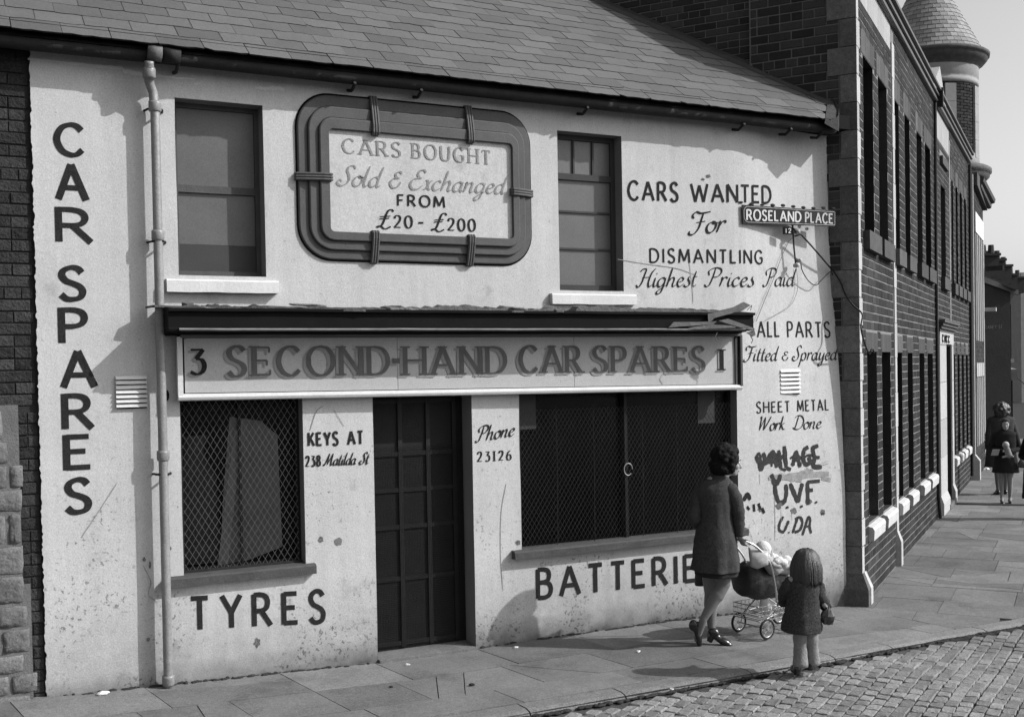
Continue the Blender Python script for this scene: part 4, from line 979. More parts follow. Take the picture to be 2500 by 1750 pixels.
def courses(pt, ex, en, u0, u1, z0, z1, ch, bl, holes, tagname, joint=.009, depth=.05, header=5, proud=.006, rough=0., fs=None, vj=None):
    """every brick of a wall as (matrix, centre, size); headers in each fifth course"""
    out = []; r = 0; z_ = z0; fs = fs or (KS if ex != Vector((1, 0, 0)) else 1.)
    while z_ + ch * .6 < z1:
        zc = z_ + ch / 2; hd = (r % header == header - 1); L_ = bl / 2 if hd else bl; u = u0 - (L_ / 2 if r % 2 else 0)
        cuts = sorted([(h[0], h[1]) for h in holes if h[2] < zc < h[3]])
        segs = []; a = u0
        for h0, h1 in cuts:
            if h0 > a: segs.append((a, min(h0, u1)))
            a = max(a, h1)
        if a < u1: segs.append((a, u1))
        for sa, sb in segs:
            k0 = math.floor((sa - u) / L_); q = u + k0 * L_
            while q < sb:
                b0, b1 = max(q, sa), min(q + L_, sb)
                if b1 - b0 > .035:
                    c = pt((b0 + b1) / 2, zc + random.uniform(-.0015, .0015), -depth / 2 + proud + random.uniform(-.002, .002) * (1 + rough))
                    out.append((frame(c, ex, en, b1 - b0 - (vj or joint), depth, ch - joint + random.uniform(-.001, .001) - rough * .002, fs), c, (b1 - b0)))
                q += L_
        z_ += ch; r += 1
    return out
def place_bricks(items, parent_of, units, m, name='brick', limit=300, massname='bricks_beyond', massparent=None):
    vis = []
    for it in items:
        c = it[1]; x, y, z_ = proj(c); n = it[3]
        ok = z_ > 0 and -20 < x < 2520 and -20 < y < 1770 and (CAMP - c).dot(n) > 0
        px_ = it[2] / z_ * abs((CAMP - c).normalized().dot(n)) if ok else -1
        vis.append((px_, it))
    vis.sort(key=lambda t: -t[0]); mass = {}
    for i, (k, it) in enumerate(vis):
        if i < limit and k > 0: link(name, units[i % len(units)], parent_of(it), it[0])
        else: mass.setdefault(parent_of(it).name, []).append(it)
    for pn, its in mass.items():
        mb = MB(); me = units[0]; vv = [v.co for v in me.vertices]; ff = [tuple(p.vertices) for p in me.polygons]
        for it in its: mb.add([it[0] @ v for v in vv], ff)
        mb.build(massname, m, bpy.data.objects[pn], kind='stuff')

# ------------------------------------------------------------------ old brick and stone wall to the left of the shop
random.seed(31)
nb = thing('neighbouring_house', 'old dark brick house wall on rubble stone footing at the left edge', 'house', (-.4, 8.5, 0))
npt = lambda u, z_, off=0.: Vector((u, D0 + .035 - off, z_))
nw = wall_grid(npt, [-2.4, .56], [-.3, 4.66], [], .1, .3).build('brick_wall', MORTARO, nb)
NB_ = courses(npt, Vector((1, 0, 0)), Vector((0, -1, 0)), -1.3, .52, 2.15, 4.66, .083, .225, [], '', .007, .05, 5, .010, 1.2)
NB_ += courses(npt, Vector((1, 0, 0)), Vector((0, -1, 0)), .36, .53, -.05, 2.15, .083, .20, [], '', .007, .05, 5, .010, 1.2)
OU = [brick_unit(k, BRICKO) for k in range(5)]
place_bricks([b + (Vector((0, -1, 0)),) for b in NB_ if seen(b[1], 300)], lambda it: nw, OU, BRICKO, limit=250)
MB().abox(-2.4, .40, D0 - .012, D0 + .03, -.3, 2.16).abox(.40, .45, D0 - .012, D0 + .03, -.3, .9).build('footing_mortar', MORTARD, nb)
zc = -.02; random.seed(8)
while zc < 2.13:                                   # rubble stones in rough courses
    hh = random.uniform(.13, .24); u = -.9 + random.uniform(0, .2)
    hh = min(hh, 2.17 - zc)
    while u < .40:
        lw = random.uniform(.16, .36); u1 = min(u + lw, .385 + .09 * (1 - zc / 2.15) + .02 * math.sin(zc * 9)) 
        if u1 - u > .07:
            mb = MB(); rings = []
            for dep, ins in ((.0, 0), (.055, .0), (.066, .008), (.070, .035)):
                ring = []
                for q in range(12):
                    a = 2 * pi * (q + .5) / 12; sx, sy = cos(a), sin(a); f_ = 1 / max(abs(sx), abs(sy)) ** .93 * random.uniform(.93, 1.03)
                    ring.append(Vector(((u + u1) / 2 + sx * f_ * ((u1 - u) / 2 - .008 - ins), D0 + .045 - dep + (random.uniform(-.008, .008) if dep > .06 else 0), zc + hh / 2 + sy * f_ * (hh / 2 - .008 - ins) + random.uniform(-.004, .004))))
                rings.append(ring)
            mb.loft(rings); mb.build('rubble_stone', STONE, nw, smooth=True)
        u += lw
    zc += hh

# ------------------------------------------------------------------ the tall brick building on the corner
random.seed(41)
bb = thing('brick_building', 'tall red brick building with stone quoins and rows of narrow windows up the side street', 'building', tuple(C0 + dF * 6 + gd * 3))
TOPZ = 6.62
LOWW = [(.44, 1.05), (1.38, 2.00), (2.50, 2.93), (3.40, 3.88), (4.55, 5.10), (5.45, 6.10), (9.05, 9.38), (9.78, 10.20), (10.55, 11.02), (11.42, 11.86)]
holes = []
for i, (a, b) in enumerate(LOWW):
    holes.append((a, b, .74, 2.46, .24)); holes.append((a - .06, b - .06, 3.66, 5.40, .26))
DOORH = (7.80, 8.62, -.3, 2.62, .35); UPD = (7.35, 8.05, 3.66, 5.1, .2)
holes += [DOORH, UPD]
fw = wall_grid(fpt, [0, 12.4], [-.3, 6.3], holes, .2, .8).build('front_wall', [MORTAR, BRICKG], bb)
gw = MB()
for t0, t1, o in ((0, 1.03, 0), (1.03, 9, -.06)): gw.add([gpt(t0, -.3, o), gpt(t0, TOPZ, o), gpt(t1, TOPZ, o), gpt(t1, -.3, o)], [(0, 1, 2, 3)])
gw.add([gpt(1.03, -.3, 0), gpt(1.03, TOPZ, 0), gpt(1.03, TOPZ, -.06), gpt(1.03, -.3, -.06)], [(0, 1, 2, 3)])
gwall = gw.build('gable_wall', MORTARD, bb)
MB().obox(fpt, .02, 13, 6.3, TOPZ, -.30, -.02).build('parapet', BRICKG, bb)
rp = MB(); rp.add([fpt(0, TOPZ - .1, -.05), fpt(13, TOPZ - .1, -.05), fpt(13, TOPZ + 1.5, -4.5), fpt(0.2, TOPZ - .1, -4.5)], [(0, 1, 2, 3)]); rp.build('roof', SLATE, bb)
ALLB = []
fh = [(a - .003, b + .003, c, d) for a, b, c, d, _ in holes]
fh += [(-.1, .16, -1, 9), (2.24, 2.46, -.3, 6.3), (6.82, 7.80, -.3, 2.95), (8.62, 8.95, -.3, 2.95), (6.70, 6.84, -.3, 6.3), (8.62, 8.72, 2.95, 6.3), (.26, 2.2, 5.88, 6.4), (6.62, 8.6, 5.72, 6.4)]
fh += [(a - .10, b + .10, 5.40, 5.66) for a, b, c, d, _ in holes if c > 3]                    # flat arches
fh += [(a - .08, b + .08, 3.46, 3.66) for a, b, c, d, _ in holes if 3 < c < 4]                # upper sills
fh += [(a - .06, b + .06, 2.46, 2.66) for a, b, c, d, _ in holes if c < 1 and d < 2.5]        # lower heads
for b in courses(fpt, dF, nF, .0, 12.3, .0, 6.18, .0893, .226, fh, '', .009, vj=.004, proud=.004): ALLB.append(b + (nF,))
for b in courses(gpt, gd, nG, .16, 1.02, .0, TOPZ, .0893, .226, [], '', .012): ALLB.append(b + (nG,))
for b in courses(lambda u, z_, off=0.: gpt(u, z_, off - .06), gd, nG, 1.03, 7.6, 4.55, TOPZ, .0725, .235, [], '', .010): ALLB.append(b + (nG,))
def uncovered(b):                                  # leave out bricks buried behind the shop
    c = b[1]
    if b[3] is nG and c.y > D0 + .2 and c.z < 4.50 + (c.y - 8.4) * .70: return False
    return True
ALLB = [b for b in ALLB if uncovered(b)]
UN = [brick_unit(k + 20, BRICK) for k in range(5)]
place_bricks(ALLB, lambda it: fw if it[3] is nF else gwall, UN, BRICK)
# quoins
z_ = .30; i = 0
while z_ < TOPZ - .02:
    h_ = min(.268, TOPZ - z_); gl, fl = ((.265, .105), (.145, .165))[i % 2]
    P = [gpt(gl, z_ + .004), gpt(gl, z_ + .004, .014), gpt(-.010, z_ + .004, .014), fpt(fl, z_ + .004, .010), fpt(fl, z_ + .004), gpt(.01, z_ + .004, -.01)]
    mb = MB(); mb.prism(P, Z * (h_ - .008) * KS)
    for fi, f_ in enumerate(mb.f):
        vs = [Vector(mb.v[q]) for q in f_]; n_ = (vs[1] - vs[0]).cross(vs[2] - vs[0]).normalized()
        if abs(n_.dot(nF)) > .9: mb.mi[fi] = 1  # front faces coloured paler as sunlit, gable side darker as shaded
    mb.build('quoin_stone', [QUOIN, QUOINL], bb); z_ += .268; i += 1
# plinth stones at the foot of the corner and the pilasters
def plinth(s0, s1, o0, o1, zt, zs, gdep=None):
    mb = MB(); rings = []
    for z_, o in ((-.1, o1), (zs, o1), (zs + .02, o1), (zt, o0), (zt, 0)):
        o = max(o, .001); e = (o - o0) if gdep is None else o
        rings.append([fpt(s0 - e * (1 if gdep else .25), z_, o), fpt(s1 + e * .25, z_, o), fpt(s1 + e * .25, z_, -.05), fpt(s0 - e * (1 if gdep else .25), z_, -.05 - (gdep or 0))])
    mb.loft(rings); return mb
plinth(0, .15, .012, .075, .31, .14, .38).build('plinth_stone', QUOIN, bb)
plinth(.06, .15, .016, .08, .31, .14).build('plinth_stone', QUOINL, bb)  # paler stone puts the sunlit front of the corner plinth into the colour
for a, b in ((2.28, 2.40), (6.86, 7.78), (8.64, 8.92)):
    plinth(a, b, .015, .06 if a < 5 else .06, .40 if a < 5 else .30, .26 if a < 5 else .16).build('plinth_stone', QUOINL, bb)
# pilasters and door surround
z_ = .40; i = 0
while z_ < 5.9:
    h_ = .40; MB().obox(fpt, 2.28 - (.02 if i % 2 else 0), 2.42 + (.03 if i % 2 else 0), z_ + .003, z_ + h_ - .003, -.03, .014).build('pilaster_stone', QUOINL, bb); z_ += h_; i += 1
z_ = .30
while z_ < 2.6: MB().obox(fpt, 6.86, 7.78, z_ + .003, min(z_ + .57, 2.62), -.03, .02).build('pilaster_stone', QUOINL, bb); z_ += .575
z_ = .30
while z_ < 2.6: MB().obox(fpt, 8.64, 8.92, z_ + .003, min(z_ + .57, 2.62), -.03, .02).build('pilaster_stone', QUOINL, bb); z_ += .575
for a, b in ((6.72, 6.82), (8.64, 8.71)): MB().obox(fpt, a, b, 2.97, 6.0, -.03, .010).build('stone_strip', QUOINL, bb)
MB().obox(fpt, 6.86, 8.92, 2.62, 2.80, -.03, .024).build('door_lintel', QUOINL, bb)
hd = MB()
for k in range(4): hd.obox(fpt, 6.80 - k * .04, 8.98 + k * .04, 2.80 + k * .045, 2.843 + k * .045, -.03, .03 + k * .028)
hood = hd.build('door_hood', TERRA, bb)
dr2 = MB().obox(fpt, 7.80, 8.62, 0, 2.62, -.35, -.30).build('door', DWOOD, bb, 'plain dark door in pale stone surround')
MB().obox(fpt, 7.80, 8.62, 2.05, 2.62, -.29, -.27).build('transom', RENDER, dr2)
MB().obox(fpt, 7.70, 8.75, -.1, .07, -.3, .07).build('doorstep', QUOIN, bb)
for k, (a, b) in enumerate(((7.08, 7.30), (7.42, 7.60), (7.70, 7.86), (7.98, 8.2))):
    mb = MB(); c = fpt((a + b) / 2, 2.70, .028); n = 10
    mb.tube([c + dF * cos(q) * .09 + Z * sin(q) * .06 for q in [0.6 + j * (5.0 if k != 1 else 6.3) / n for j in range(n + 1)]], .012, 4); mb.build('carved_letter', BLACKP, bb)
# windows: lower ones bricked up, upper ones dark sashes
for i, (a, b) in enumerate(LOWW):
    inf = MB().obox(fpt, a - .002, b + .002, .70, 2.47, -.27, -.235).build('blocked_window', BRICKG, bb)
    mb = MB(); me = UN[0]
    for bk_ in courses(lambda u, z2, off=0.: fpt(u, z2, off - .23), dF, nF, a, b, .74, 2.46, .0893, .226, [], '', .010):
        mb.add([bk_[0] @ v.co for v in me.vertices], [tuple(p.vertices) for p in me.polygons])
    mb.build('infill_bricks', BRICKG, inf, kind='stuff')
    MB().obox(fpt, a - .06, b + .06, 2.462, 2.655, -.05, .004).build('lintel', TERRA, bb)
    rings = []
    for q in range(7):
        s_ = a - .06 + (b - a + .12) * q / 6; w_ = .004 * noise.noise(Vector((s_ * 9, 0, 0)))
        rings.append([fpt(s_, .56, .0), fpt(s_, .57, .058 + w_), fpt(s_, .67 + w_, .065), fpt(s_, .70, .05), fpt(s_, .76, -.15), fpt(s_, .56, -.15)])
    MB().loft(rings).build('window_sill', SILLW, bb)
for h in holes:
    if h[2] < 3: continue
    a, b, c, d, dp_ = h
    wf = MB().obox(fpt, a, a + .04, c, d, -.25, -.2).obox(fpt, b - .04, b, c, d, -.25, -.2).obox(fpt, a + .04, b - .04, c, c + .05, -.249, -.2).obox(fpt, a + .04, b - .04, d - .05, d, -.249, -.2).obox(fpt, a + .04, b - .04, (c + d) / 2, (c + d) / 2 + .04, -.245, -.2)
    wf = wf.build('sash_window', DWOOD, bb)
    MB().obox(fpt, a + .03, b - .03, c + .04, (c + d) / 2, -.24, -.23).build('pane', mat('dark_glass', .012, rough=.12, var=.1, bump=0, spec=.5), wf)
    MB().obox(fpt, a + .03, b - .03, (c + d) / 2 + .03, d - .04, -.23, -.22).build('pane', mat('dark_glass', .012), wf)
    if a in (7.35,):
        MB().obox(fpt, a - .1, b + .1, d + .3, d + .42, -.02, .05).build('window_hood', TERRA, bb)
    for q in range(3):                              # flat arch of gauged blocks
        x0 = a - .10 + (b - a + .20) * q / 3; MB().obox(fpt, x0 + .003, x0 + (b - a + .20) / 3 - .003, 5.405, 5.655, -.05, .004).build('arch_block', TERRA, bb) if d > 5.3 else None
    MB().obox(fpt, a - .08, b + .08, 3.47, 3.655, -.2, .065).build('window_sill', TERRA, bb)
# pale panels, gutter cornice, gablet over the door bay
PP = mat('weathered_stone_panel', .27, var=.15, scale=6, fine=.1, bump=.3, streak=.45)
MB().obox(fpt, .26, 2.2, 5.89, 6.19, -.03, .006).build('stone_panel', PP, bb)
MB().obox(fpt, 6.62, 8.6, 5.73, 6.13, -.03, .006).build('stone_panel', PP, bb)
g_ = MB(); 
for (z0, o0, r) in ((6.215, .035, .030), (6.29, .06, .026), (6.37, .085, .030)): g_.tube([fpt(2.0 if z0 > 6.3 and False else -.02, z0, o0), fpt(6, z0, o0), fpt(12.4, z0, o0)], r, 8)
g_.obox(fpt, .0, 12.38, 6.19, 6.36, 0.004, .05)
gt2 = g_.build('gutter', mat('dark_gutter_paint', .05, rough=.35, var=.4, scale=5, bump=.1, spec=.6), bb)
MB().obox(fpt, 6.55, 6.62, 6.12, 6.40, .0, .13).build('rainwater_head', IRON, bb)
gbl = MB(); gbl.prism([fpt(6.62, 6.34, -.02), fpt(8.65, 6.34, -.02), fpt(8.65, 6.45, -.02), fpt(7.65, 6.98, -.02), fpt(6.62, 6.45, -.02)], -nF * .2); gbl.build('gablet', QUOINL, bb)
dp2 = MB().tube([fpt(6.40, 6.15, .035), fpt(6.40, 4, .03), fpt(6.40, .3, .03), fpt(6.40, .02, .05)], .024, 8).build('downpipe', IRON, bb)
dp3 = MB().tube([fpt(12.2, 6.15, .04), fpt(12.2, 3, .035), fpt(12.2, .1, .035)], .03, 8).build('downpipe', IRON, bb)
lk = thing  # (name kept short for later use)

# ------------------------------------------------------------------ corner turret at the far end of the building
random.seed(51)
tw = thing('turret_building', 'round corner turret with conical slate roof above banded stone and brick, beyond the brick building', 'turret', tuple(C0 + dF * 14))
MB().obox(fpt, 12.42, 15.2, -.3, 6.0, -2.0, .06).build('corner_wall', BRICKG, tw)
mb = MB(); me = UN[0]
for b in courses(lambda u, z2, off=0.: fpt(u, z2, off + .06), dF, nF, 12.55, 15.1, 0, 6.0, .0893, .226, [(12.9, 14.9, .6, 2.0), (12.9, 14.9, 2.75, 5.3)], '', .014):
    mb.add([b[0] @ v.co for v in me.vertices], [tuple(p.vertices) for p in me.polygons])
mb.build('far_bricks', BRICKG, tw, kind='stuff')
MB().obox(fpt, 12.42, 12.54, .4, 6.0, -.1, .075).build('corner_strip', QUOINL, tw)
MB().obox(fpt, 15.08, 15.22, .1, 4.9, -.1, .075).build('corner_strip', QUOINL, tw)
plinth(12.42, 12.62, .07, .16, .5, .36).build('plinth_stone', QUOINL, tw)
for (c, d) in ((2.75, 4.9), (.62, 2.0)):
    for k in range(4):
        a = 12.92 + k * .50
        f_ = MB().obox(fpt, a, a + .05, c, d, .06, .085).obox(fpt, a + .34, a + .39, c, d, .06, .085).build('window_frame', PAINTW, tw)
        MB().obox(fpt, a + .05, a + .34, c + .02, d - .02, .062, .068).build('pane', mat('dark_glass', .012), f_)
MB().obox(fpt, 12.85, 14.95, 4.92, 5.32, .06, .09).build('blank_sign_board', PAINTW, tw)
for k in range(4): MB().obox(fpt, 12.9 + k * .5, 13.32 + k * .5, 2.02, 2.30, .06, .085).build('window_head', QUOINL, tw)
TC = fpt(14.1, 0, -.90); TST = mat('grey_turret_stone', .25, var=.25, scale=5, fine=.15, bump=.3)
s_ = TC; ax, ay = dF, nF
mpp = lambda prof, m, nm, n=32, sm=True: MB().ring(TC, ax * KS, ay * KS, Z * KS, prof, n).build(nm, m, tw, smooth=sm)
mpp([(.9, 5.9), (.98, 5.98), (1.02, 6.0), (1.02, 6.06), (1.10, 6.10), (1.18, 6.18), (1.18, 6.24), (1.22, 6.26), (1.22, 6.34), (1.16, 6.38), (.98, 6.42)], QUOIN, 'corbel_cornice')
mpp([(.93, 6.3), (.93, 8.3)], MORTAR, 'drum_wall')
mpp([(.96, 6.4), (.99, 6.45), (.99, 6.62), (.95, 6.65)], TST, 'drum_band')
dr_b = MB()
for r in range(25):
    for k in range(32):
        a = 2 * pi * (k + (r % 2) * .5) / 32; rad = Vector(ax * cos(a) + ay * sin(a)); tn = Vector((-rad.y, rad.x, 0)); c = TC + (rad * .935 + Z * (6.55 + r * .062)) * KS
        dr_b.add([frame(c, tn, rad, .172, .03, .051, KS) @ v.co for v in me.vertices], [tuple(p.vertices) for p in me.polygons])
dr_b.build('drum_bricks', BRICK, tw, kind='stuff')
for k in range(8):
    a = 2 * pi * k / 8 + 1.02; rad = ax * cos(a) + ay * sin(a); tn = Vector((-rad.y, rad.x, 0))
    for q in range(4):
        MB().box(TC + (rad * .955 + Z * (6.72 + q * .37)) * KS, rad * .035, tn * .12, Z * .182 * KS).build('drum_pilaster_stone', TST, tw)
mpp([(.95, 8.06), (.985, 8.08), (.985, 8.15), (.97, 8.16), (.97, 8.22), (.985, 8.24), (.985, 8.50)], TST, 'frieze')
mpp([(.985, 8.44), (1.02, 8.50), (1.10, 8.55), (1.16, 8.62), (1.17, 8.67), (1.20, 8.68), (1.21, 8.74), (1.16, 8.77), (1.05, 8.79)], TERRA, 'cornice')
cone = MB().ring(TC, ax * KS, ay * KS, Z * KS, [(1.04, 8.76), (.02, 10.85)], 40).build('roof_cone', SLATEB, tw)
sl = MB(); H0, H1, R0_, R1_ = 8.77, 10.85, 1.08, .03
sv = sqrt((H1 - H0) ** 2 + (R0_ - R1_) ** 2); dn = Vector(((R0_ - R1_) / sv, 0, -(H1 - H0) / sv))
for r in range(21):
    t = r / 21.; rad_ = R0_ + (R1_ - R0_) * t; rad2 = R0_ + (R1_ - R0_) * (t + 1.15 / 21); z1_ = H0 + (H1 - H0) * t; z2_ = H0 + (H1 - H0) * (t + 1.15 / 21); n = max(5, int(2 * pi * rad_ / .155))
    for k in range(n):
        a0 = 2 * pi * (k + (r % 2) * .5) / n; a1 = a0 + 2 * pi / n * .95; P = []
        for a, rr_, zz_ in ((a0, rad_, z1_), (a1, rad_, z1_), (a1, max(rad2, .01), z2_), (a0, max(rad2, .01), z2_)):
            bump_ = .014 if zz_ == z1_ else .002
            P.append(TC + ((ax * cos(a) + ay * sin(a)) * (rr_ + bump_) + Z * zz_) * KS)
        sl.prism(P, -(ax * cos(a0) + ay * sin(a0)) * .008)
sl.build('cone_slates', mat('pale_slate', .20, rough=.7, var=.2, scale=5, bump=.2, isl=.25), tw, kind='stuff')
mb = MB()                                          # raking cornice past the turret foot
for k, (o, r) in enumerate(((.30, .08), (.20, .06))): mb.tube([fpt(13.3, 6.02 - k * .12, .06 + o * .3), fpt(15.3, 5.82 - k * .12, .06 + o * .6)], r, 6)
mb.prism([fpt(12.6, 6.05, .05), fpt(15.3, 6.05, .05), fpt(15.3, 5.62, .05), fpt(12.6, 5.80, .05)], nF * .10); mb.build('raking_cornice', TERRA, tw)
mb = MB().obox(fpt, 15.22, 15.30, 4.3, 4.40, .1, .45); mb.build('wall_bracket', IRON, tw)
MB().obox(fpt, 15.24, 15.5, 3.42, 3.50, .0, .3).build('wall_bracket', QUOINL, tw)

# ------------------------------------------------------------------ houses at the end of the side street
G = gnd(2470, 1098, GZ0); gx = F0.copy(); gr_ = R0.copy()      # its gable looks down the street towards us
th_ = thing('terraced_house', 'dark gable of the terraced house closing the end of the side street', 'house', tuple(G))
hp = lambda x, z_, y=0.: G + gr_ * x + gx * y + Z * z_
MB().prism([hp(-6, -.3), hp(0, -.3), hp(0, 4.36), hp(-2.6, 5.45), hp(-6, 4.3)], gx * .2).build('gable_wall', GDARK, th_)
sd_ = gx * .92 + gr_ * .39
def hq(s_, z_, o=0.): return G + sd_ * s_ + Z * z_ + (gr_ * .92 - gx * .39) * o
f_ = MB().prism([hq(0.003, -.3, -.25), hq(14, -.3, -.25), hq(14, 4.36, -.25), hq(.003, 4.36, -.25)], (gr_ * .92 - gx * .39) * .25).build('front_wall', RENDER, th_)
MB().prism([hq(-.15, 4.34, .15), hq(14, 4.34, .15), hq(14, 5.5, -2.4), hq(-.15, 5.5, -2.4)], Z * .08).build('roof', SLATE, th_)
MB().prism([hp(-6.3, 4.22, -.05), hp(-2.6, 5.5, -.05), hp(.2, 4.34, -.05), hp(.2, 4.22, -.05), hp(-2.6, 5.28, -.05), hp(-6.3, 4.0, -.05)], gx * .1).build('verge_board', mat('grey_verge', .12), th_)
for (s0, w_) in ((.9, .5), (3.2, .5), (6., .5), (9, .5)):
    f2 = MB().prism([hq(s0, 2.5, .004), hq(s0 + w_, 2.5, .004), hq(s0 + w_, 4.0, .004), hq(s0, 4.0, .004)], (gr_ * .92 - gx * .39) * .03).build('window', BLACKP, th_)
    MB().prism([hq(s0 - .1, 2.38, .0), hq(s0 + w_ + .1, 2.38, .0), hq(s0 + w_ + .1, 2.48, .0), hq(s0 - .1, 2.48, .0)], (gr_ * .92 - gx * .39) * .1).build('window_sill', QUOINL, th_)
MB().prism([hq(.3, 1.9, .004), hq(6, 1.9, .004), hq(6, 2.2, .004), hq(.3, 2.2, .004)], (gr_ * .92 - gx * .39) * .16).build('shop_fascia', RENDER, th_)
MB().prism([hq(.35, .2, .004), hq(2.6, .2, .004), hq(2.6, 1.88, .004), hq(.35, 1.88, .004)], (gr_ * .92 - gx * .39) * .04).build('shopfront', DWOOD, th_)
aw = MB().prism([hq(.3, 2.1, .05), hq(2.2, 2.1, .05), hq(2.2, 1.62, .5), hq(.3, 1.62, .5)], Z * .02).build('awning', mat('awning_canvas', .3, bump=.2), th_)
def chimney(b, w_, h_, pots):
    c = MB().box(b + Z * h_ / 2, gr_ * w_ / 2, gx * .25, Z * h_ / 2).box(b + Z * (h_ + .03), gr_ * (w_ / 2 + .04), gx * .3, Z * .035).build('chimney', GDARK, th_)
    for k in range(pots):
        p = b + Z * (h_ + .06) + gr_ * (w_ * ((k + .5) / pots - .5)); MB().tube([p, p + Z * .26], [.09, .075], 8).build('chimney_pot', TERRA, c)
def rpt(px_, py_, d): return onp(px_, py_, G + F0 * d, F0)
for px_, py_, d, w_, h_ in ((2410, 648, 1.0, .45, .25), (2424, 655, 3, .5, .2), (2438, 668, 5, .6, .2), (2458, 688, 8, .5, .2), (2474, 694, 11, .6, .2)):
    chimney(rpt(px_, py_, d) - Z * .35, w_, .35 + h_, 2)
wl2 = lambda x, y, off=0.: onp(x, y, G - F0 * (.012 + off), -F0)
def plane_text(name, txt, a, b, cap, parent, m, surf, nrm, wt=.16, label=None, style='sans', track=.34, k=None):
    A, B = surf(*a), surf(*b); H = (surf(a[0], a[1] - cap) - A).z; e1 = (B - A).normalized(); gl = [CAPS[c] for c in txt]
    tot = sum(g[0] / 100 for g in gl) + track * (len(gl) - 1); ku = (B - A).length / tot; mb = MB(); u = 0.; cnt = 0; k = k or .8
    for g in gl:
        for sk in g[1:]:
            P = [Vector((u + p.x * ku, p.y * H, 0)) for p in parse(sk)]
            ribbon(mb, P, lambda t, s_: H * wt * (k + (1 - k) * abs(sin(atan2(t.y, t.x)))), lambda q, lift: A + e1 * q.x + Z * q.y + nrm * lift, (cnt % 7) * .0003); cnt += 1
        u += g[0] / 100 * ku + track * ku
    return mb.build(name, m, parent, label)
plane_text('painted_lettering', 'LANEY ST', (2407, 803), (2447, 801), 8, th_, mat('faded_lettering', .12), wl2, -F0, .15)
fh2 = thing('distant_house', 'hazy distant house with chimney stack rising over the far right roofs', 'house', tuple(rpt(2490, 720, 40)))
B0 = rpt(2480, 740, 40); 
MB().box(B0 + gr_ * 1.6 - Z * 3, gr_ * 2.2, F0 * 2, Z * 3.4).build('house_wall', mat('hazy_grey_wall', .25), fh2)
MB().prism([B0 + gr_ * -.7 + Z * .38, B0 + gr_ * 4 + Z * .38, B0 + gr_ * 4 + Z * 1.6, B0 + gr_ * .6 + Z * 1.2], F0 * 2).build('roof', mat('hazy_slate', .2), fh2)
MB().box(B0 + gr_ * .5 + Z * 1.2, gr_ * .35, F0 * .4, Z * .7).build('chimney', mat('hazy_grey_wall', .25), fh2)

# ------------------------------------------------------------------ people
def capsule(mb, a, b, ra, rb, n=12):
    a, b = Vector(a), Vector(b); d = (b - a)
    if d.length < 1e-5: return mb.ball(a, ra, ra, ra)
    d.normalize(); pts, rs = [], []
    for q in (1., .95, .8, .5, .2): pts.append(a - d * ra * q); rs.append(ra * sqrt(max(1 - q * q, .0004)))
    for q in (0, .5, 1): pts.append(a.lerp(b, q)); rs.append(ra + (rb - ra) * q)
    for q in (.2, .5, .8, .95, 1.): pts.append(b + d * rb * q); rs.append(rb * sqrt(max(1 - q * q, .0004)))
    return mb.tube(pts, rs, n)
def fuse(mb, name, m, vox=.009, smooth_it=4):
    """one continuous skin grown over all the overlapping volumes"""
    me = mb.mesh('tmp', m); o = bpy.data.objects.new('tmp', me); COL.objects.link(o)
    r = o.modifiers.new('r', 'REMESH'); r.mode = 'VOXEL'; r.voxel_size = vox; r.use_smooth_shade = True
    s_ = o.modifiers.new('s', 'SMOOTH'); s_.iterations = smooth_it; s_.factor = .5
    dg = bpy.context.evaluated_depsgraph_get(); me2 = bpy.data.meshes.new_from_object(o.evaluated_get(dg)); me2.name = name
    bpy.data.objects.remove(o); bpy.data.meshes.remove(me); return me2
def axes(yaw): f = Vector((cos(yaw), sin(yaw), 0)); return f, Vector((-sin(yaw), cos(yaw), 0))
def rotm(f, u):
    f = f.normalized(); l = u.cross(f).normalized(); u = f.cross(l); return Matrix((f, l, u)).transposed()
def head(mb, c, R, f, up=Z, s=1.):
    """skull, jaw, nose, brow, lips, ears; f = the way the face looks"""
    M = rotm(f, up); T = lambda x, y, z_: c + M @ Vector((x, y, z_)) * s
    mb.ball(T(-.008, 0, .022), .094 * s, .076 * s, .094 * s, M, 18, 14); mb.ball(T(.022, 0, -.045), .064 * s, .056 * s, .062 * s, M, 16, 12)
    mb.ball(T(.062, 0, -.086), .024 * s, .026 * s, .020 * s, M); mb.ball(T(.068, 0, .032), .026 * s, .052 * s, .018 * s, M)
    capsule(mb, T(.086, 0, .018), T(.112, 0, -.026), .009 * s, .014 * s); mb.ball(T(.086, 0, -.030), .02 * s, .018 * s, .012 * s, M)
    mb.ball(T(.084, 0, -.055), .014 * s, .024 * s, .008 * s, M); mb.ball(T(.081, 0, -.068), .014 * s, .020 * s, .009 * s, M)
    for q in (1, -1):
        mb.ball(T(.06, .036 * q, -.022), .026 * s, .024 * s, .024 * s, M); mb.ball(T(-.002, .078 * q, -.004), .018 * s, .008 * s, .032 * s, M)
    return T, M
def eyes(T, M, parent, s=1.):
    for q in (1, -1):
        e = MB().ball(T(.078, .031 * q, .010), .011 * s, .014 * s, .011 * s, M, 12, 8).build('eye', PAINTW, parent, smooth=True)
        MB().ball(T(.0865, .031 * q, .010), .004 * s, .007 * s, .007 * s, M, 10, 6).build('iris', HAIRD, e, smooth=True)
        MB().tube([T(.092, .016 * q, .030), T(.091, .034 * q, .036), T(.080, .052 * q, .030)], .003 * s, 5).build('eyebrow', HAIRD, parent)
    MB().ball(T(.0935, 0, -.061), .006 * s, .021 * s, .006 * s, M, 12, 6).build('lips', mat('lips', .16, bump=0), parent, smooth=True)
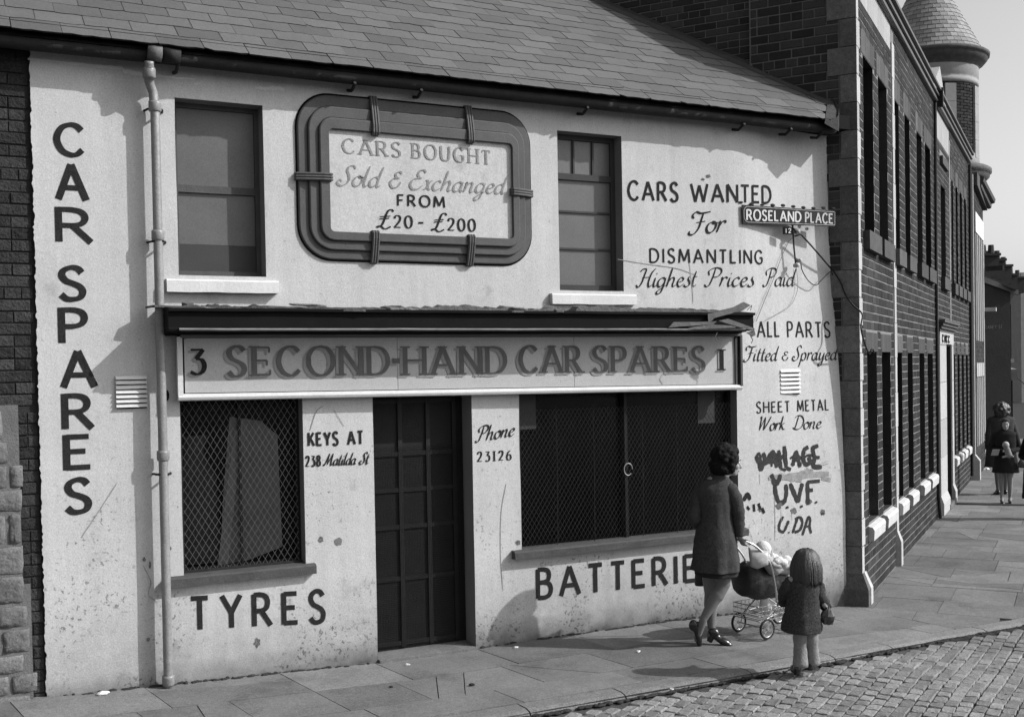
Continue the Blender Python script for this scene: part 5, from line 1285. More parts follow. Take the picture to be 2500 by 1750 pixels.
def hand(mb, w_, d, palm, L=.17, curl=.9, side=1):
    """wrist w_, pointing d, palm facing palm; fingers bend towards the palm"""
    d = d.normalized(); palm = (palm - d * palm.dot(d)).normalized(); sidev = d.cross(palm).normalized() * side
    k = L / .18
    for q in (-.024, -.008, .008, .024): capsule(mb, w_ + sidev * q * .7 * k, w_ + d * .085 * k + sidev * q * k, .014 * k, .0115 * k, 8)
    for q, ln in ((-.027, .062), (-.009, .078), (.009, .082), (.027, .070)):
        p = w_ + d * .088 * k + sidev * q * k; dd = d.copy(); l_ = ln * k
        for j, fr in enumerate((.42, .33, .25)):
            a = curl * (.5 + .45 * j); ax_ = (d * cos(a) + palm * sin(a)); nx = p + ax_ * l_ * fr
            capsule(mb, p, nx, .0088 * k, .0080 * k, 8); p = nx
    t0 = w_ + d * .025 * k + sidev * .030 * k; t1 = t0 + (d * .6 + sidev * .55 + palm * .45).normalized() * .038 * k; t2 = t1 + (d * .7 + palm * .7).normalized() * .032 * k
    capsule(mb, t0, t1, .012 * k, .0105 * k, 8); capsule(mb, t1, t2, .0105 * k, .009 * k, 8)
def ell(c, ax, ay, a, b, n=28, wav=0., ph=0., pw=2.):
    out = []
    for k in range(n):
        q = 2 * pi * k / n; sc = 1 + wav * sin(q * 7 + ph) + wav * .6 * sin(q * 3 + ph * 2)
        out.append(c + ax * cos(q) * a * sc + ay * sin(q) * b * sc)
    return out
def garment(rings, name, m, parent, thick=.008, label=None):
    R2 = []; k_ = 5
    for i in range(len(rings) - 1):
        for j in range(k_): R2.append([a.lerp(b, j / k_) for a, b in zip(rings[i], rings[i + 1])])
    R2.append(rings[-1]); Nr = len(R2); big = sum((p - rings[0][0]).length for p in rings[0]) / len(rings[0]) > .08 and len(rings) > 3
    if big:
        zt, zb = rings[-1][0].z, rings[0][0].z
        for i, r_ in enumerate(R2):
            c = sum(r_, Vector()) / len(r_); t = 1 - i / (Nr - 1)
            for q, p in enumerate(r_):
                d = (p - c).normalized(); f_ = .010 * t * noise.noise(Vector((p.x * 22, p.y * 22, p.z * 3))) + .006 * noise.noise(p * 13) + .0035 * noise.noise(Vector((p.x * 9, p.y * 9, p.z * 38)))
                r_[q] = p + d * f_ * min(1, (Nr - 1 - i) / 4 + .1)
    rings = R2
    mb = MB(); mb.loft(rings, False)
    inner = [[p + (sum(r, Vector()) / len(r) - p).normalized() * thick for p in r] for r in rings]
    n = len(rings[0]); base = len(mb.v); mb.loft(inner[::-1], False)
    # close hem and neck
    N = len(rings)
    for k in range(n):
        k2 = (k + 1) % n
        mb.f.append([k2, k, base + (N - 1) * n + k, base + (N - 1) * n + k2]); mb.mi.append(0)
        mb.f.append([(N - 1) * n + k, (N - 1) * n + k2, base + k2, base + k]); mb.mi.append(0)
    return mb.build(name, m, parent, label, smooth=True)
def sleeve(pts, rs, m, parent, name='sleeve'):
    a_ = Vector(pts[0]); b_ = Vector(pts[2]); up_ = (a_ - b_).normalized(); pts = [a_ + up_ * rs[0] * .75] + list(pts); rs = [rs[0] * .30] + list(rs)
    P = smooth_pts(pts, 5); R = []
    n = len(pts) - 1
    for i in range(len(P)):
        t = i / (len(P) - 1) * n; k = min(int(t), n - 1); R.append((rs[k] + (rs[k + 1] - rs[k]) * (t - k)) * (1 + .05 * sin(i * 2.3) + .035 * sin(i * 5.1)))
    return MB().tube(P, R, 16).build(name, m, parent, smooth=True)

# ---- the woman with the pram (pose taken on the upright plane through her feet)
WB = Vector((5.62, 7.53, 0))
def wp(x, y, d=0.):                               # close-up place -> point, d metres farther from us
    return onp(1650 + x * .4044, 1050 + y * .4044, WB + F0 * d, F0)
wf_, wl_ = axes(radians(18)); vR, vF = R0, F0
woman = thing('person', 'woman with dark curly hair in knee-baring dark coat and heeled shoes pushing the pram', 'person', tuple(WB))
mb = MB()
hc = wp(318, 196, 0); hf = (Vector((1, -.36, -.14))).normalized()
T, M = head(mb, hc, .1, hf)
neck0 = wp(262, 318, .0); capsule(mb, neck0, hc + Vector((-.02, 0, -.06)), .048, .047)
sh_l, sh_r = wp(158, 352, .03), wp(325, 348, -.05)
pel = wp(236, 745, .0)
capsule(mb, wp(245, 350), wp(240, 560), .115, .105); capsule(mb, wp(205, 380), wp(220, 560), .09, .09); capsule(mb, wp(290, 380), wp(262, 560), .09, .09); capsule(mb, wp(240, 560), wp(236, 745), .105, .125)
capsule(mb, wp(205, 745, .02), wp(272, 745, -.02), .115, .12); capsule(mb, sh_l - Z * .02, sh_r - Z * .02, .045, .045)
# arms
el_l, wr_l = wp(114, 535, -.02), wp(205, 590, .24)
el_r, wr_r = wp(375, 500, -.06), wp(384, 640, -.05)
for a, b, c in ((sh_l, el_l, wr_l), (sh_r, el_r, wr_r)): capsule(mb, a, b, .048, .038); capsule(mb, b, c, .038, .024)
hand(mb, wr_r, Vector((.35, 0, -.6)), Vector((1, .2, .5)), .165, 1.15, 1)
hand(mb, wr_l, (wr_l - el_l), Vector((0, 0, -1)), .165, 1.1, -1)
# legs: the far one planted, the near one trailing on its toe
kA, aA, tA = wp(287, 925, -.03), wp(166, 1140, -.06), wp(128, 1262, -.03)
kB, aB = wp(212, 975, .06), wp(216, 1212, .04)
capsule(mb, wp(275, 760, -.03), kA, .098, .060, 16); capsule(mb, kA, kA.lerp(aA, .35) + R0 * .008, .058, .056); capsule(mb, kA.lerp(aA, .3), aA, .058, .032)
capsule(mb, wp(208, 760, .04), kB, .098, .058, 16); capsule(mb, kB, kB.lerp(aB, .35) - R0 * .008, .056, .054); capsule(mb, kB.lerp(aB, .3), aB, .056, .031)
capsule(mb, aA, tA, .034, .026); fB = wp(285, 1276, .0)
capsule(mb, aB, aB.lerp(fB, .55) + Z * -.008, .033, .028); capsule(mb, aB.lerp(fB, .5), fB, .028, .02); mb.ball(aB + Vector((-.015, 0, -.03)), .03, .028, .035)
me = fuse(mb, 'body', STOCK, .0085, 5); body = link('body', me, woman)
me.materials.append(SKIN)
for p in me.polygons:                             # bare skin above the neckline and at the hands, nylons below
    c = p.center
    if c.z > 1.30 or (c - wr_r).length < .19 or (c - wr_l).length < .2: p.material_index = 1
eyes(T, M, body)
# coat
def wrow(y, xl, xr_, dp_, d=0, wav=0., ph=0.): 
    a, b = wp(xl, y, d), wp(xr_, y, d); c = (a + b) / 2; return ell(c, (b - a).normalized(), F0, (b - a).length / 2, dp_, 60, wav, ph)
rows_ = [wrow(842, 90, 388, .20, 0, .034, 0), wrow(825, 93, 387, .198, 0, .030, .2), wrow(775, 100, 382, .19, 0, .018, .6), wrow(700, 108, 374, .178, 0, .008, 1.), wrow(610, 122, 358, .16, 0, .004), wrow(520, 136, 342, .142), wrow(440, 134, 346, .14), wrow(385, 118, 356, .135), wrow(350, 124, 356, .128), wrow(325, 138, 350, .118), wrow(306, 160, 338, .105), wrow(292, 192, 322, .085), wrow(278, 220, 306, .068)]
coat = garment(rows_, 'coat', COAT, woman)
sleeve([sh_l + Vector((0, 0, .0)), sh_l.lerp(el_l, .5) - R0 * .01, el_l, el_l.lerp(wr_l, .5), wr_l + Z * .02], [.066, .062, .056, .050, .046], COAT, coat)
sleeve([sh_r, sh_r.lerp(el_r, .5) + R0 * .012, el_r, el_r.lerp(wr_r, .5), wr_r + Z * .005], [.066, .063, .056, .050, .045], COAT, coat)
garment([wrow(298, 186, 330, .095), wrow(284, 202, 318, .082), wrow(268, 220, 306, .068)], 'collar', COAT, coat, .012)
garment([wrow(872, 118, 376, .18, 0, .03, .4), wrow(840, 112, 376, .18), wrow(775, 112, 372, .17)], 'skirt', mat('dark_skirt', .022, bump=.3), woman)
# curly hair
hb = MB(); random.seed(17)
hb.ball(hc + M @ Vector((-.030, 0, .035)), .114, .112, .108, M, 18, 14)
hb.ball(hc + M @ Vector((-.070, 0, -.040)), .080, .100, .090, M, 16, 12)
for i in range(230):
    th = random.uniform(.0, 2.3); ph = random.uniform(0, 2 * pi)
    q = Vector((sin(th) * cos(ph), sin(th) * sin(ph), cos(th)))
    if q.x > .45 and q.z < .62: continue
    c = hc + M @ (Vector((-.030, 0, .03)) + Vector((q.x * .113, q.y * .108, q.z * .108)) * (1.04 if q.x > 0 else 1.06) + Vector((0, 0, -.035 if q.z < -.1 else 0))); r = random.uniform(.014, .030)
    hb.ball(c, r, r * random.uniform(.6, 1), r, Matrix.Rotation(random.random() * 3, 3, 'X') @ Matrix.Rotation(random.random() * 3, 3, 'Y'), 8, 6)
hm = fuse(hb, 'hair', HAIRD, .0075, 1); link('hair', hm, woman)
# shoes
def shoe(heel, toe, up, parent, L=.235, hh=.055, m=SHOE, wd=.036):
    f = (toe - heel).normalized(); l = up.cross(f).normalized(); u = f.cross(l); mb = MB()
    mb.ball(heel + f * L * .17 + u * .03, .052, wd * .92, .040, rotm(f, u)); mb.ball(heel + f * L * .70 + u * .000, .066, wd * 1.1, .030, rotm(f, u)); mb.ball(heel + f * L * .92 - u * .004, .035, wd * .85, .022, rotm(f, u))
    capsule(mb, heel + f * L * .2 + u * .012, heel + f * L * .62 - u * .004, wd * .8, wd * .85)
    bo = MB()
    s_ = fuse(mb, 'shoe', m, .0065, 3); o = link('shoe', s_, parent)
    hl = MB().loft([ell(heel + f * .035 + u * 0., f, l, .030, .026, 12), ell(heel + f * .035 - u * hh, f, l, .024, .023, 12)]); hl.build('heel', m, o)
    return o
shoe(wp(196, 1226, .03), wp(292, 1274, .0), (Z + Vector((-.1, 0, 0))), woman, .205, .058)
shoe(wp(126, 1150, -.05), wp(140, 1292, -.02), -R0 * 1 + Z * .15, woman, .215, .055).rotation_euler
bag = thing('handbag', 'small dark handbag hanging behind the woman at her left side', 'bag', tuple(wp(152, 890, .20)))
bc = wp(152, 892, .20); MB().loft([ell(bc - Z * .065, R0, F0, .048, .03, 16), ell(bc - Z * .05, R0, F0, .056, .04, 16), ell(bc + Z * .03, R0, F0, .052, .035, 16), ell(bc + Z * .055, R0, F0, .04, .015, 16)]).build('bag_body', LEATHC, bag, smooth=True)
MB().tube(smooth_pts([bc + Z * .05 - R0 * .035, bc + Z * .12 - R0 * .02, bc + Z * .30, wp(190, 610, .22), bc + Z * .30 + R0 * .01, bc + Z * .12 + R0 * .02, bc + Z * .05 + R0 * .035], 5), .004, 6).build('bag_handle', LEATHC, bag)

# ---- the pram
PB = Vector((6.12, 7.60, 0)); pf, pl_ = axes(radians(6))
def pp(x, y, z_): return PB + pf * x + pl_ * y + Z * z_
pram = thing('pram', 'folding pram with dark seat, chrome handle and spoked wheels beside the woman', 'pram', tuple(PB))
def wheel(c, r):
    w0 = MB(); n = 28
    ring = [c + pf * cos(2 * pi * k / n) * r + Z * sin(2 * pi * k / n) * r for k in range(n)]
    tire = MB(); vs = []
    R_ = []
    for k in range(n):
        a = 2 * pi * k / n; rad = pf * cos(a) + Z * sin(a); R_.append([c + rad * (r - .010 + .011 * cos(b)) + pl_ * .011 * sin(b) for b in [j * pi / 3 for j in range(6)]])
    R_.append(R_[0]); tire.loft(R_, False); ty = tire.build('wheel', RUBBER, pram, smooth=True)
    R_ = []
    for k in range(n + 1):
        a = 2 * pi * k / n; rad = pf * cos(a) + Z * sin(a); R_.append([c + rad * (r - .021 + .004 * cos(b)) + pl_ * .006 * sin(b) for b in [j * pi / 2 for j in range(4)]])
    MB().loft(R_, False).build('rim', CHROME, ty, smooth=True)
    sp = MB()
    for k in range(14):
        a = 2 * pi * k / 14; rad = pf * cos(a) + Z * sin(a); sp.tube([c + rad * .008, c + rad * (r - .02)], .0024, 4, False)
    sp.tube([c - pl_ * .014, c + pl_ * .014], .012, 8); sp.build('spokes', CHROME, ty)
RW = .088
for x, y in ((.02, .17), (.02, -.17), (.52, .17), (.52, -.17)): wheel(pp(x, y, RW), RW)
ch = MB()
for y in (.14, -.14):
    ch.tube(smooth_pts([pp(.02, y, RW), pp(.05, y, .17), pp(.27, y, .20), pp(.49, y, .17), pp(.52, y, RW)], 4), .006, 6)
    ch.tube([pp(.06, y, .18), pp(.40, y, .42)], .007, 6); ch.tube([pp(.48, y, .18), pp(.10, y, .42)], .007, 6)
for x in (.02, .52): ch.tube([pp(x, .16, RW), pp(x, -.16, RW)], .006, 6)
ch.build('chassis', CHROME, pram)
bsk = MB()
for z_ in (.16, .20, .24, .28):
    P = [pp(-.06, .15, z_), pp(.50, .15, z_), pp(.50, -.15, z_), pp(-.06, -.15, z_), pp(-.06, .15, z_)]; bsk.tube(P, .0042, 4, False)
for i in range(13): x = -.06 + i * .0466; bsk.tube([pp(x, .15, .28), pp(x, .15, .16), pp(x, -.15, .16), pp(x, -.15, .28)], .003, 4, False)
bsk.build('wire_basket', CHROME, pram)
hd_ = MB()
hA = [wp(402, 662, -.03), wp(470, 692, -.02), wp(530, 745, 0), wp(572, 812, .02), wp(596, 915, .05), wp(606, 985, .06), wp(610, 1040, .07)]
off_ = pl_ * .30
hd_.tube(smooth_pts(hA, 6), .0095, 8)
hB = [p + off_ for p in hA]; hd_.tube(smooth_pts(hB, 6), .0095, 8); hd_.tube([hA[0], hB[0]], .011, 8)
hd_.build('push_handle', CHROME, pram, smooth=True)
def prow(x, z0, z1, hw): return [pp(x, hw * sin(q), (z0 + z1) / 2 + (z1 - z0) / 2 * cos(q)) for q in [2 * pi * k / 18 for k in range(18)]]
seat = MB(); rings = []
PR = ((-.14, .44, .52, .05), (-.11, .37, .60, .13), (-.02, .33, .66, .17), (.10, .31, .66, .18), (.25, .31, .60, .18), (.38, .33, .58, .17), (.48, .38, .57, .13), (.52, .44, .52, .05))
PR = [tuple(PR[i][k] + (PR[i + 1][k] - PR[i][k]) * j / 3 for k in range(4)) for i in range(7) for j in range(3)] + [PR[-1]]
for x, z0, z1, hw in PR: rings.append([p + Vector((0, 0, .030 * noise.noise(p * 11))) + pl_ * .035 * noise.noise(p * 13) for p in prow(x, z0, z1, hw)])
seat.loft(rings); seat.build('seat_body', LEATHC, pram, smooth=True)
hood = MB(); rings = []
for t in range(9):
    a_ = wp(438 + t * 15, 705 + t * 3, .02); b_ = wp(452 + t * 13, 838 - abs(t - 3) * 5, -.02); c = (a_ + b_) / 2; hgt = (a_ - b_).length / 2; th_ = .020 + .022 * sin(pi * (t + .5) / 9)
    rings.append([c + (a_ - b_).normalized() * hgt * cos(q) + F0 * th_ * sin(q) * (1 + .12 * sin(q * 5 + t)) for q in [2 * pi * k / 16 for k in range(16)]])
hood.loft(rings); hood.build('cushion', FROST, pram, 'shiny translucent cushion', smooth=True)
baby = thing('person', 'baby in white woollen bonnet lying in the pram', 'person', tuple(pp(.1, 0, .6)))
mb = MB(); bf = Vector((.9, -.2, .35)).normalized(); hcB = wp(540, 724, .14); Tb, Mb = head(mb, hcB, .07, bf, s=.62); capsule(mb, hcB - Z * .06 - bf * .01, hcB - Z * .16 + pf * .10, .045, .07); capsule(mb, hcB - Z * .15 + pf * .08, hcB - Z * .20 + pf * .30, .06, .045)
a0 = hcB - Z * .11 + pf * .02 - pl_ * .06
capsule(mb, a0, a0 + pf * .09 - Z * .03, .024, .02); hand(mb, a0 + pf * .10 - Z * .03, pf, -Z, .07, .6)
link('body', fuse(mb, 'body', SKIN, .006, 3), baby)
bn = MB().ball(hcB + Mb @ Vector((-.014, 0, .018)), .070, .062, .074, Mb, 16, 12); bn.ball(hcB + Mb @ Vector((-.02, 0, -.04)), .045, .05, .045, Mb); link('bonnet', fuse(bn, 'bonnet', WOOLW, .006, 2), baby)
bl = MB(); random.seed(9)
for i in range(80):
    t = i / 79; c = hcB - Z * (.07 + .09 * t) + pf * (.05 + .30 * t) + Vector((0, random.uniform(-.08, .08), random.uniform(-.035, .03))); rb_ = random.uniform(.018, .038); bl.ball(c, rb_ * 1.3, rb_, rb_ * .9, None, 8, 6)
bo_ = link('blanket', fuse(bl, 'blanket', WOOLW, .008, 1)); tag(bo_, 'fluffy white woollen blanket spread over the baby in the pram', 'blanket')
shp = MB().loft([ell(pp(.16, -.02, .18), pf, pl_, .05, .05, 12, .1), ell(pp(.15, -.03, .24), pf, pl_, .058, .05, 12, .15), ell(pp(.13, -.04, .32), pf, pl_, .035, .03, 12, .2), ell(pp(.12, -.04, .36), pf, pl_, .045, .03, 12, .2)])
tag(shp.build('shopping_parcel', PAPER, smooth=True), 'crumpled white paper parcel in the wire basket under the pram', 'parcel')

# ---- the small child in the tweed coat
KB = Vector((5.70, 6.47, 0))
def kp(x, y, d=0.): return onp(1650 + x * .4044, 1050 + y * .4044, KB + F0 * d, F0)
child = thing('person', 'small girl with straight bobbed hair in a speckled coat and light trousers, seen from behind', 'person', tuple(KB))
zoff = Z * 0
mb = MB(); kf = Vector((.35, .93, 0)).normalized(); hc2 = kp(783, 800, .02); T2, M2 = head(mb, hc2, .1, kf, s=.88)
capsule(mb, hc2 - Z * .06 - kf * .02, kp(772, 905), .045, .05); capsule(mb, kp(775, 920), kp(770, 1150), .10, .11); capsule(mb, kp(700, 915), kp(845, 915), .045, .045)
kel_r, kwr_r = kp(868, 1000, -.02), kp(905, 1066, -.03); kel_l, kwr_l = kp(655, 985, .05), kp(648, 1040, .16)
for a, b, c in ((kp(838, 915), kel_r, kwr_r), (kp(702, 915), kel_l, kwr_l)): capsule(mb, a, b, .038, .030); capsule(mb, b, c, .030, .020)
hand(mb, kwr_r, Vector((.25, -.1, -1)), Vector((-.3, .9, 0)), .11, .9, 1); hand(mb, kwr_l, Vector((.2, .9, -.1)), Vector((0, 0, -1)), .11, .9, -1)
kA1, kA2 = kp(750, 1310, 0), kp(750, 1425, -.02); kB1, kB2 = kp(815, 1305, .02), kp(820, 1405, .05)
capsule(mb, kp(742, 1160), kA1, .058, .042); capsule(mb, kA1, kA2, .040, .028); capsule(mb, kp(808, 1160), kB1, .058, .042); capsule(mb, kB1, kB2, .040, .028)
capsule(mb, kA2, kA2 + kf * .05 - Z * .03, .026, .022); capsule(mb, kB2, kB2 + kf * .05 - Z * .03, .026, .022)
cb = link('body', fuse(mb, 'body', SKIN, .0075, 4), child)
def krow(y, xl, xr_, dp_, d=0, wav=0., ph=0.):
    a, b = kp(xl, y, d), kp(xr_, y, d); c = (a + b) / 2; return ell(c, (b - a).normalized(), F0, (b - a).length / 2, dp_, 36, wav, ph)
kc = garment([krow(1208, 636, 882, .15, 0, .035, .3), krow(1180, 642, 882, .148, 0, .03, .5), krow(1120, 655, 872, .14, 0, .015, .8), krow(1040, 672, 862, .128), krow(960, 668, 868, .12), krow(915, 672, 868, .11), krow(888, 700, 845, .09), krow(872, 728, 818, .06)], 'coat', TWEED, child)
sleeve([kp(838, 912), kp(862, 955), kel_r, kp(898, 1045), kwr_r], [.052, .05, .047, .042, .038], TWEED, kc); sleeve([kp(700, 912), kp(672, 950), kel_l, kp(648, 1015, .1), kwr_l], [.052, .05, .045, .040, .036], TWEED, kc)
garment([krow(898, 690, 880, .10), krow(884, 700, 872, .098), krow(872, 718, 850, .085)], 'collar', TWEED, kc, .010)
for pts_, r_ in (([kp(750, 1170), kp(752, 1300), kp(752, 1425, -.01)], [.062, .050, .060]), ([kp(812, 1170), kp(818, 1300, .02), kp(826, 1408, .05)], [.062, .050, .058])):
    P = smooth_pts(pts_, 6); n = len(P); MB().tube(P, [(r_[0] + (r_[1] - r_[0]) * min(1, i / n * 2)) * (1 + .03 * sin(i * 1.9)) if i < n / 2 else (r_[1] + (r_[2] - r_[1]) * (i / n * 2 - 1)) * (1 + .03 * sin(i * 1.9)) for i in range(n)], 16).build('trouser_leg', TROUS, child, smooth=True)
shoe(kp(738, 1462, -.04) - Z * .004, kp(738, 1462, -.04) + kf * .14 + R0 * .02, Z, child, .155, .022, SHOE, .034); shoe(kp(812, 1432, .02) - Z * .004, kp(812, 1432, .02) + kf * .14 + R0 * .04, Z, child, .155, .022, SHOE, .034)
# bobbed hair: strands combed down
hb = MB(); n = 44; rings = []
for z_, rx, ry in ((.112, .012, .012), (.106, .045, .044), (.088, .076, .072), (.05, .098, .096), (0, .112, .108), (-.05, .117, .113), (-.10, .119, .115), (-.14, .116, .114), (-.147, .100, .100)):
    rings.append([hc2 + M2 @ (Vector((-.012, 0, 0)) + Vector((cos(2 * pi * k / n) * rx * (1 - (.30 if cos(2 * pi * k / n) > .55 and z_ < .05 else 0)), sin(2 * pi * k / n) * ry, z_))) * (1 + .022 * sin(k * 2.7) + .015 * sin(k * 5.3 + z_ * 20)) for k in range(n)])
hb.loft(rings[::-1]); hr_ = hb.build('hair', HAIRB, child, smooth=True)
st = MB(); random.seed(23)
for i in range(150):
    a = random.uniform(0, 2 * pi)
    if cos(a) > .62: continue
    P_ = []; jt = random.uniform(-.05, .05); ln = random.uniform(-.165, -.135)
    for j in range(7):
        t = j / 6; z_ = .112 + (ln - .112) * t ** 1.3; rr = .121 * sin(min(1, .10 + t * 1.25) * pi / 2) * (1 + .02 * random.random()); P_.append(hc2 + M2 @ Vector((-.012 + cos(a + jt * t) * rr, sin(a + jt * t) * rr * .94, z_)))
    st.tube(smooth_pts(P_, 2), [random.uniform(.004, .007)] * 12 + [.0015], 5)
st.build('hair_strands', HAIRB, hr_, smooth=True, kind='stuff')
kb = thing('bag', 'shiny dark plastic bag held in the right hand of the small girl', 'bag', tuple(kp(915, 1115, -.05)))
bc = kp(916, 1115, -.05); rings = []
random.seed(4)
for z_, r in ((-.070, .012), (-.062, .035), (-.035, .052), (0, .050), (.03, .036), (.05, .018), (.062, .012)):
    rings.append([bc + Vector((cos(q) * r * random.uniform(.8, 1.2), sin(q) * r * random.uniform(.7, 1.1), z_ + random.uniform(-.006, .006))) for q in [2 * pi * k / 14 for k in range(14)]])
MB().loft(rings).build('bag_body', mat('shiny_dark_plastic', .03, rough=.15, bump=.2, bscale=30, spec=.7), kb, smooth=False)

# ---- people farther up the side street
def walker(B, H, yaw, label, coat_m, legs=STOCK, hair=HAIRD, hem=.55, sex=1, arms='hold', hat=None, w_=.21, hairr=1., legm=None):
    s = H / 1.65; f, l = axes(yaw); P = lambda x, y, z_: B + (f * x + l * y + Z * z_) * s
    t = thing('person', label, 'person', tuple(B)); mb = MB(); hc = P(.01, 0, 1.52); T, M = head(mb, hc, .1, f, s=s * .98)
    capsule(mb, P(0, 0, 1.36), P(0, 0, 1.46), .05 * s, .05 * s); capsule(mb, P(0, 0, 1.28), P(0, 0, .95), .12 * s, .12 * s); capsule(mb, P(0, -.15, 1.33), P(0, .15, 1.33), .05 * s, .05 * s)
    A = {}
    for q in (1, -1):
        k, a = P(.03 * q, .075 * q, .48), P(-.04 * q, .075 * q, .09); capsule(mb, P(0, .08 * q, .88), k, .085 * s, .055 * s); capsule(mb, k, a, .054 * s, .033 * s); capsule(mb, a, a + f * .10 * s - Z * .045 * s, .03 * s, .024 * s)
        sh, el = P(0, .17 * q, 1.33), P(-.04, .24 * q, 1.06)
        wr = P(.20, .06 * q, 1.02) if arms == 'hold' else P(.04, .23 * q, .82)
        capsule(mb, sh, el, .045 * s, .036 * s); capsule(mb, el, wr, .036 * s, .025 * s); hand(mb, wr, (wr - el), (Z if arms == 'hold' else f), .16 * s, .7, q); A[q] = (sh, el, wr)
        s1 = a - Z * .075 * s - f * .04 * s; shoe(s1, s1 + f * .2, Z, t, .22 * s, .02)
    me = fuse(mb, 'body', legs, .013, 3); bd = link('body', me, t); me.materials.append(SKIN)
    for p in me.polygons:
        if p.center.z > B.z + .95 * s: p.material_index = 1
    eyes(T, M, bd, s)
    R = lambda z_, a, b, wv=0: ell(P(0, 0, z_), l, f, a * s, b * s, 28, wv)
    c = garment([R(hem, w_ + .03, .18, .03), R(hem + .1, w_ + .02, .17, .02), R(.85, w_, .16), R(1.02, w_ - .03, .145), R(1.22, w_ - .01, .145), R(1.34, w_ - .005, .125), R(1.385, w_ - .04, .10), R(1.41, .12, .085), R(1.44, .075, .07)], 'coat', coat_m, t)
    for q in (1, -1): sh, el, wr = A[q]; sleeve([sh, sh.lerp(el, .5), el, el.lerp(wr, .5), wr], [.062 * s, .060 * s, .055 * s, .048 * s, .044 * s], coat_m, c)
    if hat == 'scarf':
        n = 24; rings = []
        for z_, rx, ry, cut in ((.13, .02, .02, 0), (.118, .06, .055, 0), (.085, .093, .082, 0), (.04, .106, .09, .14), (-.01, .108, .092, .20), (-.06, .10, .088, .25), (-.10, .088, .08, .2), (-.13, .07, .07, 0)):
            rings.append([hc + M @ (Vector((-.012 + cos(2 * pi * k / n) * rx * (1 - (cut if cos(2 * pi * k / n) > .5 else 0) * 2), sin(2 * pi * k / n) * ry, z_)) * s) for k in range(n)])
        MB().loft(rings[::-1]).build('headscarf', mat('dark_scarf', .035, bump=.3), t, smooth=True)
    else:
        hb = MB(); hb.ball(hc + M @ Vector((-.032 * s, 0, .03 * s)), .112 * s * hairr, .108 * s * hairr, .108 * s * hairr, M)
        hb.ball(hc + M @ Vector((-.06 * s, 0, -.06 * s)), .075 * s, .10 * s, .10 * s, M)
        for i in range(130):
            q = Vector((random.uniform(-1, .55), random.uniform(-1, 1), random.uniform(-.9, 1))).normalized(); hb.ball(hc + M @ (Vector((-.035, 0, .0)) + q * random.uniform(.10, .135)) * s, .030 * s, .022 * s, .030 * s, None, 8, 6)
        link('hair', fuse(hb, 'hair', hair, .012, 1), t)
    return t, P, f, l, s
GB = gnd(2456, 1228, GZ0); toC = math.atan2(-GB.y, -GB.x) + .10
g1, P, f, l, s = walker(GB, 1.46, toC, 'girl in dark coat and headscarf walking towards us holding a small bundle', mat('navy_coat', .016, rough=1., bump=.4), legs=mat('bare_legs', .20), hat='scarf', hem=.60)
dl = thing('doll', 'small pale doll held in front of the girl with the headscarf', 'doll', tuple(P(.26, .0, 1.0)))
mb = MB(); mb.ball(P(.27, -.02, 1.13), .05, .05, .055); capsule(mb, P(.27, 0, 1.07), P(.27, .03, .96), .05, .055); capsule(mb, P(.29, .02, .95), P(.30, .10, .93), .024, .02); capsule(mb, P(.29, -.01, .94), P(.32, -.08, .92), .024, .02)
link('doll_body', fuse(mb, 'doll_body', mat('doll_cloth', .20, var=.3, bump=.4), .01, 2), dl); MB().ball(P(.255, -.02, 1.15), .056, .056, .058).build('doll_bonnet', mat('doll_cap', .34, bump=.4), dl, smooth=True)
pk = MB().box(P(.20, -.20, 1.0), l * .055, f * .03, (Z + l * .3) * .05)
tag(pk.build('paper_packet', mat('dull_paper', .30, bump=.2)), 'pale paper packet tucked under the arm of the girl with the headscarf', 'packet')
pb = MB().loft([ell(P(.10, .28, .70), l, f, .06, .04, 12), ell(P(.10, .28, .80), l, f, .065, .045, 12), ell(P(.10, .28, .86), l, f, .03, .02, 12)]); hb_ = thing('handbag', 'small light handbag hanging from the arm of the girl with the headscarf', 'bag', tuple(P(.1, .28, .8)))
pb.build('bag_body', GREYC, hb_, smooth=True); MB().tube([P(.10, .25, .85), P(.10, .24, 1.0), P(.10, .31, 1.0), P(.10, .31, .85)], .006, 5).build('bag_handle', LEATHC, hb_)
C2 = CAMP + ray(2443, 900); d2 = (C2 - CAMP); d2.z = 0; B2 = CAMP + d2 * (20.2 / d2.dot(F0)); B2.z = GZ0
random.seed(77)
walker(B2, 1.68, math.atan2(F0.y, F0.x) - .1, 'bushy haired person in brown coat walking away behind the girl with the headscarf', mat('brown_wool_coat', .035, var=.2, bump=.4), hair=HAIRB, arms='down', hem=.5, w_=.25, hairr=1.12)
d3 = ray(2534, 1200); d3.z = 0; B3 = CAMP + d3 * (17.0 / d3.dot(F0)); B3.z = GZ0
_, P, f, l, s = walker(B3, 1.5, toC, 'person in long black coat at the right edge of the picture', BLACKP, arms='hold', hem=.35, w_=.22)
